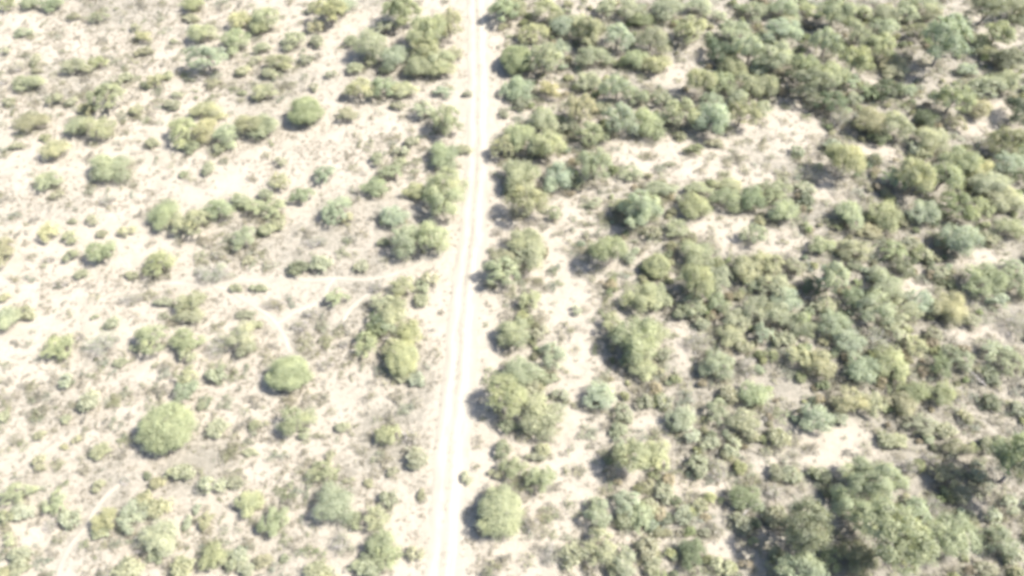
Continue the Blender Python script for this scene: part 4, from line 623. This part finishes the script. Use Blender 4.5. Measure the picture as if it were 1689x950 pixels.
def ground_colour(nt, sandy):
    """mottled sand, litter and grey dry grass; SANDY: socket 0..1 that pushes towards bare sand"""
    tc = nt.nodes.new('ShaderNodeTexCoord').outputs['Object']
    big = nnoise(nt, tc, .055, 5, .62)
    mid = nnoise(nt, tc, .33, 6, .68)
    fine = nnoise(nt, tc, 1.5, 6, .72)
    speck = nnoise(nt, tc, 5.0, 3, .6)
    base = ramp(nt, mid, [(.32, SAND_B), (.55, SAND)])
    f = math_(nt, 'ADD', math_(nt, 'MULTIPLY', big, .9), math_(nt, 'MULTIPLY', mid, .75))
    f = math_(nt, 'ADD', f, math_(nt, 'MULTIPLY', fine, .45))
    f = math_(nt, 'SUBTRACT', f, sandy)
    g = ramp(nt, f, [(.52, (0, 0, 0)), (.80, (1, 1, 1))])
    c = mixc(nt, math_(nt, 'MULTIPLY', g, .85), base, GREYGRASS)
    lit = ramp(nt, math_(nt, 'ADD', fine, math_(nt, 'MULTIPLY', g, .16)), [(.54, (0, 0, 0)), (.70, (1, 1, 1))])
    c = mixc(nt, math_(nt, 'MULTIPLY', lit, .52), c, LITTER)
    sp = ramp(nt, speck, [(.62, (0, 0, 0)), (.70, (1, 1, 1))])
    c = mixc(nt, math_(nt, 'MULTIPLY', sp, .45), c, LITTER)
    return c, tc, fine, speck


def ground_material():
    m, nt, b = nodes('sandy_soil')
    at_ = nt.nodes.new('ShaderNodeAttribute')
    at_.attribute_name = 'sandy'
    c, tc, fine, speck = ground_colour(nt, at_.outputs['Fac'])
    nt.links.new(c, b.inputs['Base Color'])
    b.inputs['Roughness'].default_value = .95
    b.inputs['Specular IOR Level'].default_value = .15
    bump = nt.nodes.new('ShaderNodeBump')
    bump.inputs['Strength'].default_value = .8
    bump.inputs['Distance'].default_value = .12
    nt.links.new(math_(nt, 'ADD', fine, speck), bump.inputs['Height'])
    nt.links.new(bump.outputs[0], b.inputs['Normal'])
    return m


def track_material():
    m, nt, b = nodes('packed_pale_dust')
    at_ = nt.nodes.new('ShaderNodeAttribute')
    at_.attribute_name = 'across'                 # 1 in a wheel rut, 0 on crown and verge
    z = nt.nodes.new('ShaderNodeValue')
    z.outputs[0].default_value = .26
    c, tc, fine, speck = ground_colour(nt, z.outputs[0])
    w = math_(nt, 'ADD', at_.outputs['Fac'], math_(nt, 'MULTIPLY', math_(nt, 'SUBTRACT', fine, .5), 1.6), True)
    dust = mixc(nt, nnoise(nt, tc, .5, 4), (0.168, 0.151, 0.123), (0.200, 0.182, 0.152))
    c = mixc(nt, w, c, dust)
    nt.links.new(c, b.inputs['Base Color'])
    b.inputs['Roughness'].default_value = .95
    b.inputs['Specular IOR Level'].default_value = .15
    bump = nt.nodes.new('ShaderNodeBump')
    bump.inputs['Strength'].default_value = .5
    bump.inputs['Distance'].default_value = .08
    nt.links.new(fine, bump.inputs['Height'])
    nt.links.new(bump.outputs[0], b.inputs['Normal'])
    return m


def leaf_material(name, colour=None):
    m, nt, b = nodes(name)
    if colour is None:
        oi = nt.nodes.new('ShaderNodeObjectInfo')
        base = oi.outputs['Color']
    else:
        at2 = nt.nodes.new('ShaderNodeAttribute')
        at2.attribute_name = 'leafcol'
        base = at2.outputs['Color']
    at_ = nt.nodes.new('ShaderNodeAttribute')
    at_.attribute_name = 'tint'
    t = at_.outputs['Fac']
    k = ramp(nt, t, [(0, (.62, .64, .60)), (.5, (1, 1, 1)), (1, (1.32, 1.28, 1.16))])
    c = mixc(nt, 1.0, base, k, 'MULTIPLY')
    nt.links.new(c, b.inputs['Base Color'])
    b.inputs['Roughness'].default_value = .55
    b.inputs['Specular IOR Level'].default_value = .3
    tr = nt.nodes.new('ShaderNodeBsdfTranslucent')
    nt.links.new(mixc(nt, 1.0, c, (1.0, 1.05, .6), 'MULTIPLY'), tr.inputs['Color'])
    mx = nt.nodes.new('ShaderNodeMixShader')
    mx.inputs[0].default_value = .42
    nt.links.new(b.outputs[0], mx.inputs[1])
    nt.links.new(tr.outputs[0], mx.inputs[2])
    nt.links.new(mx.outputs[0], nt.nodes['Material Output'].inputs[0])
    return m


def bark_material(name, c1, c2):
    m, nt, b = nodes(name)
    tc = nt.nodes.new('ShaderNodeTexCoord').outputs['Object']
    nt.links.new(mixc(nt, nnoise(nt, tc, 6, 5), c1, c2), b.inputs['Base Color'])
    b.inputs['Roughness'].default_value = .9
    return m


M_GROUND = ground_material()
M_TRACK = track_material()
M_LEAF = leaf_material('leaf')
M_SCRUB = leaf_material('scrub_leaf', True)
M_BARK = bark_material('bark', (.10, .08, .065), (.19, .165, .14))
M_TWIG = bark_material('dry_twig', (.20, .18, .16), (.34, .315, .285))
M_DEAD = bark_material('weathered_wood', (.34, .32, .30), (.50, .48, .45))

# ------------------------------------------------------------------ ground: one sheet, fine in view, coarse to the horizon


def axis(lo, hi, step, far):
    core = np.arange(lo, hi + step, step)
    out, d, s = [], 0, step
    while d < far:
        s *= 1.45
        d += s
        out.append(d)
    out = np.array(out)
    return np.concatenate([(lo - out)[::-1], core, core[-1] + out])


gx, gy = axis(-112, 112, .75, 2500), axis(-52, 82, .75, 2500)
X, Y = np.meshgrid(gx, gy)
Z = ground_z(X, Y)
road_d = np.abs(X - track_x(Y))
path_d = np.minimum.reduce([seg_dist(X, Y, p) for p in PATHS])
Z = Z * np.clip((road_d - 1.5) / 4, .15, 1)
side = X - track_x(Y)
sandy = .52 - .27 * np.clip((side - 3) / 45, 0, 1) + .10 * np.clip((-side) / 60, 0, 1)
sandy += .34 * clearing(X, Y) * (side > 0) * (.45 + .8 * value_noise(X, Y, 4, 31))
sandy -= .16 * clearing(X, Y, STUBBLE) * (.3 + 1.1 * value_noise(X, Y, 5, 21))
sandy += .20 * np.exp(-(road_d / 4.5) ** 2)
sandy += (value_noise(X, Y, 14, 6) - .5) * .45 * (side < 0)
ny, nx = X.shape
idx = np.arange(nx * ny).reshape(ny, nx)
faces = np.stack([idx[:-1, :-1], idx[:-1, 1:], idx[1:, 1:], idx[1:, :-1]], -1).reshape(-1, 4)
gme = mesh_from('ground', np.stack([X, Y, Z], -1).reshape(-1, 3), faces, M_GROUND, smooth=True)
ga = gme.attributes.new('sandy', 'FLOAT', 'POINT')
ga.data.foreach_set('value', sandy.ravel().astype(np.float32))
ground = bpy.data.objects.new('ground', gme)
col.objects.link(ground)
tag(ground, 'pale sandy soil mottled with dry litter under the scrub', kind='structure')


def gz(x, y):
    """height of the built ground"""
    return float(ground_z(x, y) * min(1, max(.15, (abs(x - float(track_x(y))) - 1.5) / 4)))


def gz_arr(x, y):
    return ground_z(x, y) * np.clip((np.abs(x - track_x(y)) - 1.5) / 4, .15, 1)


def densify(pts, step):
    """Catmull-Rom through the points"""
    P = [Vector(p) for p in pts]
    P = [P[0] * 2 - P[1]] + P + [P[-1] * 2 - P[-2]]
    out = []
    for i in range(1, len(P) - 2):
        n = max(2, int((P[i + 1] - P[i]).length / step))
        for k in range(n):
            t = k / n
            out.append(.5 * ((2 * P[i]) + (P[i + 1] - P[i - 1]) * t + (2 * P[i - 1] - 5 * P[i] + 4 * P[i + 1] - P[i + 2]) * t * t
                             + (3 * P[i] - P[i - 1] - 3 * P[i + 1] + P[i + 2]) * t ** 3))
    out.append(P[-2])
    return out


def ribbon(name, pts, profile, label, step=.5, rough=.03):
    """a strip of packed soil: PROFILE rows (offset, height above the ground, rut 0..1)"""
    L = densify(pts, step)
    m_narrow = abs(profile[0][0]) < 1
    V, A = [], []
    for i, p in enumerate(L):
        d = (L[min(i + 1, len(L) - 1)] - L[max(i - 1, 0)]).normalized()
        nrm = Vector((d.y, -d.x))
        for k, (o, h, r) in enumerate(profile):
            edge = k in (0, len(profile) - 1)
            wob = noise.noise(Vector((p.x * .35 + k, p.y * .35, 3))) * (.35 if edge else .12)
            sway = noise.noise(Vector((p.x * .22, p.y * .22, 11))) * (.9 if m_narrow else .25)
            q = p + nrm * (o + sway + wob * min(1, abs(profile[0][0])))
            n2 = noise.noise(Vector((q.x * 1.1, q.y * 1.1, 7)))
            V.append((q.x, q.y, gz(q.x, q.y) + h + n2 * rough * (0 if edge else 1)))
            A.append(max(0, min(1, r * (1 + (.7 if m_narrow else .8) * noise.noise(Vector((p.x * .3, p.y * .3, k * 2.))))))) 
    n, m = len(L), len(profile)
    idx = np.arange(n * m).reshape(n, m)
    F = np.stack([idx[:-1, :-1], idx[:-1, 1:], idx[1:, 1:], idx[1:, :-1]], -1).reshape(-1, 4)
    me = mesh_from(name, V, F, M_TRACK, smooth=True)
    at_ = me.attributes.new('across', 'FLOAT', 'POINT')
    at_.data.foreach_set('value', np.array(A, dtype=np.float32))
    o = bpy.data.objects.new(name, me)
    col.objects.link(o)
    tag(o, label, kind='structure')
    return o


ribbon('dirt_track', TRACK, [(-2.6, -.06, .3), (-2.0, .02, .35), (-1.5, .035, .5), (-1.15, .045, .9), (-.85, .04, 1), (-.55, .05, .85), (-.32, .08, .5), (0, .10, .28),
                             (.32, .08, .5), (.55, .05, .85), (.85, .04, 1), (1.15, .045, .9), (1.5, .035, .5), (2.0, .02, .35), (2.6, -.06, .3)],
       'straight pale dirt track with two wheel ruts')
for nm, pts in (('the mouth at the track', PATH_A), ('fork towards the lone round shrub', PATH_B), ('cut-off joining the fork', PATH_C),
                ('trail through dry stubble', PATH_D), ('faint trail beside the track clump', PATH_E)):
    ribbon('footpath', pts, [(-.5, -.05, 0), (-.26, .02, .35), (0, .022, .85), (.26, .02, .35), (.5, -.05, 0)],
           'narrow bare sandy footpath, ' + nm, .4, .015)


# ------------------------------------------------------------------ plants
def leaf_cards(P, N, size, r):
    """diamond leaf sprays at points P facing N"""
    n = len(P)
    N = N / np.maximum(1e-6, np.linalg.norm(N, axis=1, keepdims=True))
    rv = r.normal(size=(n, 3))
    T_ = np.cross(N, rv)
    T_ /= np.maximum(1e-6, np.linalg.norm(T_, axis=1, keepdims=True))
    B = np.cross(N, T_)
    L = (size * r.uniform(.55, 1.35, n))[:, None]
    Wd = L * r.uniform(.42, .75, n)[:, None]
    V = np.stack([P - T_ * L * .5, P + B * Wd * .5 + N * L * .08, P + T_ * L * .5, P - B * Wd * .5 + N * L * .08], 1).reshape(-1, 3)
    F = np.arange(n * 4).reshape(n, 4)
    return V, F


def crown_points(D, H, style, r, cover, size):
    """lobes that together fill a D wide, H high dome, leaves over their skins"""
    R = D / 2
    lobes = []
    if style == 'dome':
        lobes.append((np.array([0, 0, H * .36]), R * .80, H * .58 / (R * .8), 1.4))
        for k in range(26):
            th, ph = r.uniform(0, 6.283), math.acos(r.uniform(.02, .98))
            lobes.append((np.array([R * .70 * math.sin(ph) * math.cos(th), R * .70 * math.sin(ph) * math.sin(th), H * (.34 + .42 * math.cos(ph))]),
                          R * r.uniform(.24, .42), .8, 1.0))
    else:
        n = {'lobed': 11, 'loose': 15, 'tall': 16, 'bare': 10}[style]
        big = D > 7                                          # big crowns break into more, smaller clumps
        n = n * 2 if big else n
        z0 = {'lobed': .28, 'loose': .24, 'tall': .42, 'bare': .3}[style]
        if style in ('lobed', 'tall'):
            lobes.append((np.array([0, 0, H * (z0 + .14)]), R * .52, .85, 1.0))
        for k in range(n):
            th = k * 2.399 + r.uniform(-.6, .6)
            q = math.sqrt((k + .5) / n) * .74 * r.uniform(.8, 1.12)
            rad = R * (r.uniform(.32, .46) if style != 'loose' else r.uniform(.24, .38))
            rad *= .66 if big else 1
            top = (1 - (q / .95) ** 2) ** .5 if q < .95 else .1
            zz = H * (z0 + (1 - z0) * top * r.uniform(.55, 1)) - rad * .75
            zz = max(zz, rad * .55)
            lobes.append((np.array([R * q * math.cos(th), R * q * math.sin(th), zz]), rad, r.uniform(.7, 1.0), r.uniform(.75, 1.2)))
    area = size * size * .3
    PP, NN, TT = [], [], []
    for c, rad, sq, dens in lobes:
        n = int(2 * math.pi * rad * rad * 1.5 * cover * dens / area)
        d = r.normal(size=(n, 3))
        d /= np.linalg.norm(d, axis=1, keepdims=True)
        d[:, 2] = np.where(d[:, 2] < -.25, -d[:, 2], d[:, 2])
        rr = rad * np.clip(r.normal(.9 if style == 'dome' else .86, .18 if style == 'dome' else .23, n), .4, 1.5)
        lump = value_noise(d[:, 0] * 2 + d[:, 2], d[:, 1] * 2 - d[:, 2] * .7, .8, int(r.integers(1000)))
        rr = rr * (.74 + .50 * lump)
        p = c + d * rr[:, None] * np.array([1, 1, sq])
        keep = p[:, 2] > .02
        for c2, rad2, sq2, _d in lobes:                      # nothing deep inside another lobe
            if c2 is c:
                continue
            q = (p - c2) / np.array([1, 1, sq2])
            keep &= np.linalg.norm(q, axis=1) > rad2 * .62
        # gaps between twigs
        g = value_noise(p[:, 0] + p[:, 2] * .6, p[:, 1] + p[:, 2] * .8, size * 3.4, 4)
        keep &= g > {'dome': .18, 'lobed': .30, 'loose': .40, 'tall': .38, 'bare': .45}[style] * r.uniform(.8, 1.1)
        p, d = p[keep], d[keep]
        nn = d * np.array([1, 1, 1 / sq]) + r.normal(size=p.shape) * .6 + np.array([0, 0, .3])
        lobe_t = r.normal() * .17
        PP.append(p); NN.append(nn)
        TT.append(np.clip(.48 + lobe_t + r.normal(size=len(p)) * .10, 0, 1))
    return np.concatenate(PP), np.concatenate(NN), np.concatenate(TT)


def tube(path, radii, sides=5):
    V, F = [], []
    for i, p in enumerate(path):
        d = (path[min(i + 1, len(path) - 1)] - path[max(i - 1, 0)]).normalized()
        u = d.cross(Vector((.31, .87, .2))).normalized()
        w = d.cross(u)
        for k in range(sides):
            an = 2 * math.pi * k / sides
            V.append(p + (u * math.cos(an) + w * math.sin(an)) * radii[i])
        if i:
            b = i * sides
            for k in range(sides):
                F.append((b - sides + k, b - sides + (k + 1) % sides, b + (k + 1) % sides, b + k))
    return V, F


def tubes_mesh(name, tubes, mat):
    V, F = [], []
    for path, radii, sides in tubes:
        v, f = tube(path, radii, sides)
        o = len(V)
        V += [tuple(q) for q in v]
        F += [tuple(i + o for i in q) for q in f]
    return mesh_from(name, np.array(V), np.array(F), mat, smooth=True)


def limb(start, direction, length, r0, rnd, bend=.25, n=5):
    p, d, path, rad = start.copy(), direction.normalized(), [start.copy()], [r0]
    for i in range(1, n + 1):
        d = (d + Vector((rnd.uniform(-bend, bend), rnd.uniform(-bend, bend), rnd.uniform(-bend * .4, bend * .6)))).normalized()
        p = p + d * (length / n)
        path.append(p.copy()); rad.append(r0 * (1 - .8 * i / n))
    return path, rad


def stems_mesh(D, H, rnd, tree):
    t = []
    if tree:
        lean = Vector((rnd.uniform(-.15, .15), rnd.uniform(-.15, .15), 1))
        tp, tr_ = limb(Vector((0, 0, -.3)), lean, H * .5 + .3, D * .026 + .05, rnd, .14, 5)
        tr_ = [q * .7 + tr_[0] * .25 for q in tr_]
        t.append((tp, tr_, 7))
        for k in range(7):
            th = k * .9 + rnd.uniform(-.3, .3)
            s = tp[2 + k % 4]
            path, rad = limb(s, Vector((math.cos(th), math.sin(th), rnd.uniform(.5, 1.1))), D * .36, tr_[2 + k % 4] * .7, rnd)
            t.append((path, rad, 5))
            for j in (2, 4):
                p2, r2 = limb(path[j], Vector((math.cos(th + rnd.uniform(-1, 1)), math.sin(th + rnd.uniform(-1, 1)), .5)), D * .2, rad[j] * .7, rnd)
                t.append((p2, r2, 4))
    else:
        for k in range(7):
            th = k * .9 + rnd.uniform(-.4, .4)
            path, rad = limb(Vector((math.cos(th) * .04 * D, math.sin(th) * .04 * D, -.15)), Vector((math.cos(th), math.sin(th), rnd.uniform(.6, 1.6))),
                             min(D, H * 1.6) * .45, D * .011 + .012, rnd, .25, 4)
            t.append((path, rad, 4))
    return tubes_mesh('stems', t, M_BARK)


def twigs_mesh(D, H, rnd):
    t = []
    for k in range(26):
        th = k * 2.399 + rnd.uniform(-.4, .4)
        up = rnd.uniform(.35, 1.7)
        path, rad = limb(Vector((math.cos(th) * .03 * D, math.sin(th) * .03 * D, -.1)), Vector((math.cos(th), math.sin(th), up)), D * .5 * rnd.uniform(.7, 1.05), .035, rnd, .22, 5)
        for p in path:
            p.z = min(p.z, H)
        t.append((path, rad, 3))
        for j in range(1, 6):
            for q in range(3):
                p2, r2 = limb(path[j], Vector((math.cos(th) + rnd.uniform(-1.2, 1.2), math.sin(th) + rnd.uniform(-1.2, 1.2), rnd.uniform(.1, 1))), D * rnd.uniform(.10, .22), .017, rnd, .35, 2)
                t.append((p2, r2, 3))
    return tubes_mesh('twigs', t, M_TWIG)


CLASSES = [(1.5, 1.2), (2.4, 2.0), (3.4, 2.9), (4.8, 4.0), (6.8, 5.6), (99, 8.2)]   # up to this width -> prototype width
_crowns, _stems, _twigs = {}, {}, {}


def klass(d):
    return next(i for i, (m, _w) in enumerate(CLASSES) if d <= m)


def crown_proto(k, style, v):
    key = (k, style, v)
    if key not in _crowns:
        D = CLASSES[k][1]
        H = D * {'dome': .62, 'tall': .95, 'bare': .6}.get(style, .64)
        size = [.11, .12, .13, .14, .15, .165][k] * {'dome': .82, 'loose': .95, 'bare': .7}.get(style, 1)
        r = np.random.default_rng(1000 + k * 97 + v * 13 + len(style) * 7 + ord(style[0]))
        P, N, t = crown_points(D, H, style, r, {'dome': 1.15, 'lobed': 1.0, 'loose': .85, 'tall': .95, 'bare': .2}[style], size)
        V, F = leaf_cards(P, N, size, r)
        _crowns[key] = (mesh_from('crown', V, F, M_LEAF, t), D, H)
    return _crowns[key]


def stem_proto(k, tree, v):
    key = (k, tree, v)
    if key not in _stems:
        D = CLASSES[k][1]
        _stems[key] = stems_mesh(D, D * (.9 if tree else .6), random.Random(k * 31 + v), tree)
    return _stems[key]


def twig_proto(k, v):
    if (k, v) not in _twigs:
        D = CLASSES[k][1]
        _twigs[(k, v)] = twigs_mesh(D, D * .6, random.Random(k * 77 + v))
    return _twigs[(k, v)]


ALBEDO = .60          # leaf tone (as it looks in full sun) -> leaf reflectance
NAME = {'tree': 'thorn_tree', 'shrub': 'shrub', 'bare': 'leafless_shrub'}
GROUP = {'tree': 'thorn trees of the dry scrub', 'shrub': 'shrubs of the dry scrub', 'bare': 'leafless shrubs of the dry scrub'}
n_made = {}
for i, (kind, x, y, rx, ry, hz, style, tone, label) in enumerate(PLANTS):
    rnd = random.Random(i * 7919 + 3)
    d = 2 * math.sqrt(rx * ry)
    k = klass(d)
    v = rnd.randrange(5 if k < 5 else 4)
    me, D, H = crown_proto(k, style, v)
    root = bpy.data.objects.new(NAME[kind], None)
    root.empty_display_size = .5
    col.objects.link(root)
    root.location = (x, y, gz(x, y))
    root.scale = (2 * rx / D, 2 * ry / D, hz / H)
    tag(root, label, 'tree' if kind == 'tree' else 'shrub', GROUP[kind])
    rot = rnd.uniform(0, 6.283)
    cr = bpy.data.objects.new('crown', me)
    cr.color = (tone[0] * ALBEDO, tone[1] * ALBEDO, tone[2] * ALBEDO, 1)
    parts = [cr]
    if kind == 'bare':
        parts.append(bpy.data.objects.new('twigs', twig_proto(k, v % 3)))
    else:
        parts.append(bpy.data.objects.new('trunk' if kind == 'tree' else 'stems', stem_proto(k, kind == 'tree', v % 3)))
    for p in parts:
        col.objects.link(p)
        p.parent = root
        p.rotation_euler.z = rot


# ------------------------------------------------------------------ small uncounted growth
def merged(name, items, mat, label, protos):
    """ITEMS rows (x, y, sx, sy, sz, r, g, b): every small plant of the mass in one mesh"""
    VV, FF, TT, CC, off = [], [], [], [], 0
    for j, (x, y, sx, sy, sz, r_, g_, b_) in enumerate(items):
        V, F, t = protos[j % len(protos)]
        an = (j * 2.399) % 6.283
        ca, sa = math.cos(an), math.sin(an)
        W_ = np.stack([(V[:, 0] * ca - V[:, 1] * sa) * sx + x, (V[:, 0] * sa + V[:, 1] * ca) * sy + y, V[:, 2] * sz + gz(x, y)], 1)
        VV.append(W_); FF.append(F + off); off += len(V)
        TT.append(t); CC.append(np.tile((r_, g_, b_, 1.), (len(F), 1)))
    me = mesh_from(name, np.concatenate(VV), np.concatenate(FF), mat, np.concatenate(TT))
    ca_ = me.attributes.new('leafcol', 'FLOAT_COLOR', 'FACE')
    ca_.data.foreach_set('color', np.concatenate(CC).astype(np.float32).ravel())
    o = bpy.data.objects.new(name, me)
    col.objects.link(o)
    tag(o, label, kind='stuff')
    return o


def scrub_proto(style, size, cover, seed):
    r = np.random.default_rng(seed)
    P, N, t = crown_points(1.0, .6, style, r, cover, size)
    V, F = leaf_cards(P, N, size, r)
    return V, F, t


SCRUB = [scrub_proto('loose', .085, .8, 1), scrub_proto('lobed', .085, .85, 2), scrub_proto('loose', .085, .7, 3), scrub_proto('lobed', .08, .8, 4)]
TINYP = [scrub_proto('loose', .10, .20, 11), scrub_proto('bare', .11, .26, 12), scrub_proto('loose', .09, .15, 13), scrub_proto('lobed', .11, .22, 14), scrub_proto('bare', .09, .16, 15)]
items = [(x, y, 2 * rx, 2 * ry, hz / .7, (r_ * .6 + .13) * ALBEDO, (g_ * .6 + .128) * ALBEDO, (b_ * .6 + .095) * ALBEDO) for x, y, rx, ry, hz, r_, g_, b_ in SMALL]
nf = 2300
ux, uy = rng.uniform(0, 112, nf), rng.uniform(-46, 76, nf)
sd = ux - track_x(uy)
PX = np.array([(q[1], q[2], q[3], q[4]) for q in PLANTS])
fill_tones = [(.38, .39, .21), (.32, .37, .19), (.38, .42, .29), (.35, .34, .22), (.30, .32, .18), (.34, .39, .28), (.39, .38, .24), (.38, .33, .22), (.34, .29, .21), (.22, .25, .15)]
for x, y, s_ in zip(ux, uy, sd):
    if s_ < 5 or float(clearing(np.array([x]), np.array([y]))[0]) > .12:
        continue
    w = rng.uniform(.4, 1.0)
    if (((x - PX[:, 0]) / (PX[:, 2] * .75 + w * .3)) ** 2 + ((y - PX[:, 1]) / (PX[:, 3] * .75 + w * .3)) ** 2).min() < 1:
        continue
    t = np.array(fill_tones[rng.integers(len(fill_tones))]) * rng.uniform(.75, 1.15) * ALBEDO
    items.append((x, y, 2 * w, 2 * w * rng.uniform(.75, 1.2), 2 * w * rng.uniform(.8, 1.15), *t))
merged('small_bushes', items, M_SCRUB, 'small bushes scattered between the larger shrubs', SCRUB)

TONES = np.array([(.15, .15, .09), (.13, .145, .08), (.16, .17, .12), (.14, .13, .095), (.15, .138, .112), (.165, .16, .10), (.13, .145, .11), (.155, .145, .122), (.165, .15, .105), (.15, .145, .10)])
n = 24000
ux, uy = rng.uniform(-112, 112, n), rng.uniform(-48, 78, n)
sd = ux - track_x(uy)
prob = np.where(sd > 0, 1.0, .5 * np.clip(2.2 * value_noise(ux, uy, 13, 8) - .45, 0.06, 1.2) + .35 * clearing(ux, uy, STUBBLE))
prob = prob * (1 - .5 * clearing(ux, uy) * (sd > 0)) * (np.abs(sd) > 2.6) * np.where((np.abs(sd) < 5), .35, 1)
prob = prob * (np.minimum.reduce([seg_dist(ux, uy, p) for p in PATHS]) > .9)
ok = rng.random(n) < prob
items = []
for x, y, s_ in zip(ux[ok], uy[ok], sd[ok]):
    w = (.5 + 1.9 * rng.random() ** 2.2) * (1.1 if s_ > 0 else 1.0)
    t = TONES[rng.integers(len(TONES))] * rng.uniform(.85, 1.2)
    items.append((x, y, w, w * rng.uniform(.7, 1.2), min(1.1, w * rng.uniform(.5, .9)), *t))
merged('undergrowth', items, M_SCRUB, 'low weeds and seedlings thick between the shrubs', TINYP)

# dry grass: thin blades in tufts
n = 90000
ux, uy = rng.uniform(-112, 112, n), rng.uniform(-48, 78, n)
sd = ux - track_x(uy)
prob = np.clip(1.8 * value_noise(ux, uy, 9, 9) - .35, 0, 1) * np.clip(value_noise(ux, uy, 2, 10) * 2 - .3, 0, 1)
prob = np.clip(prob + .3 * clearing(ux, uy, STUBBLE), 0, 1)
prob = np.where(np.abs(sd) < .32, .8, prob)
prob *= ((np.abs(sd) > 1.9) | (np.abs(sd) < .3)) * (1 - .8 * clearing(ux, uy)) * (np.minimum.reduce([seg_dist(ux, uy, p) for p in PATHS]) > .7)
ok = rng.random(n) < prob
tx, ty = ux[ok], uy[ok]
nb = 7
bx, by = np.repeat(tx, nb), np.repeat(ty, nb)
m_ = len(bx)
an, ln, up = rng.uniform(0, 6.283, m_), rng.uniform(.18, .5, m_), rng.uniform(.35, 1.0, m_)
bx, by = bx + rng.normal(size=m_) * .12, by + rng.normal(size=m_) * .12
bz = gz_arr(bx, by) - .02
wd = rng.uniform(.025, .05, m_)
cx_, sx_ = np.cos(an), np.sin(an)
p0 = np.stack([bx - sx_ * wd, by + cx_ * wd, bz], 1)
p1 = np.stack([bx + sx_ * wd, by - cx_ * wd, bz], 1)
hor = ln * (1 - .6 * up)
p2 = np.stack([bx + cx_ * hor, by + sx_ * hor, bz + ln * up], 1)
V = np.stack([p0, p1, p2], 1).reshape(-1, 3)
me = mesh_from('dry_grass', V, np.arange(m_ * 3).reshape(m_, 3), M_SCRUB, np.clip(rng.normal(size=m_) * .2 + .5, 0, 1))
ca_ = me.attributes.new('leafcol', 'FLOAT_COLOR', 'FACE')
gt = np.array([(.135, .12, .092, 1), (.105, .096, .078, 1), (.12, .112, .08, 1)])[rng.integers(3, size=m_)]
ca_.data.foreach_set('color', gt.astype(np.float32).ravel())
grass = bpy.data.objects.new('dry_grass', me)
col.objects.link(grass)
tag(grass, 'thin straw-grey dry grass on the sand', kind='stuff')

# fallen, bleached boughs
for x, y, ln, an, label in DEAD:
    rnd = random.Random(int(x * 100))
    t = []
    d0 = Vector((math.cos(an), math.sin(an), .35))
    path, rad = limb(Vector((0, 0, .05)), d0, ln, .05, rnd, .18, 7)
    t.append((path, rad, 6))
    for j in range(1, 7):
        for sgn in (-1, 1):
            a2 = an + sgn * rnd.uniform(.4, .9)
            p2, r2 = limb(path[j], Vector((math.cos(a2), math.sin(a2), rnd.uniform(.2, .7))), ln * rnd.uniform(.2, .42), rad[j] * .75, rnd, .25, 4)
            t.append((p2, r2, 4))
    o = bpy.data.objects.new('dead_bough', tubes_mesh('dead_bough', t, M_TWIG))
    col.objects.link(o)
    o.location = (x, y, gz(x, y) + .5)
    tag(o, label, 'dead branch', 'bleached boughs in the scrub')
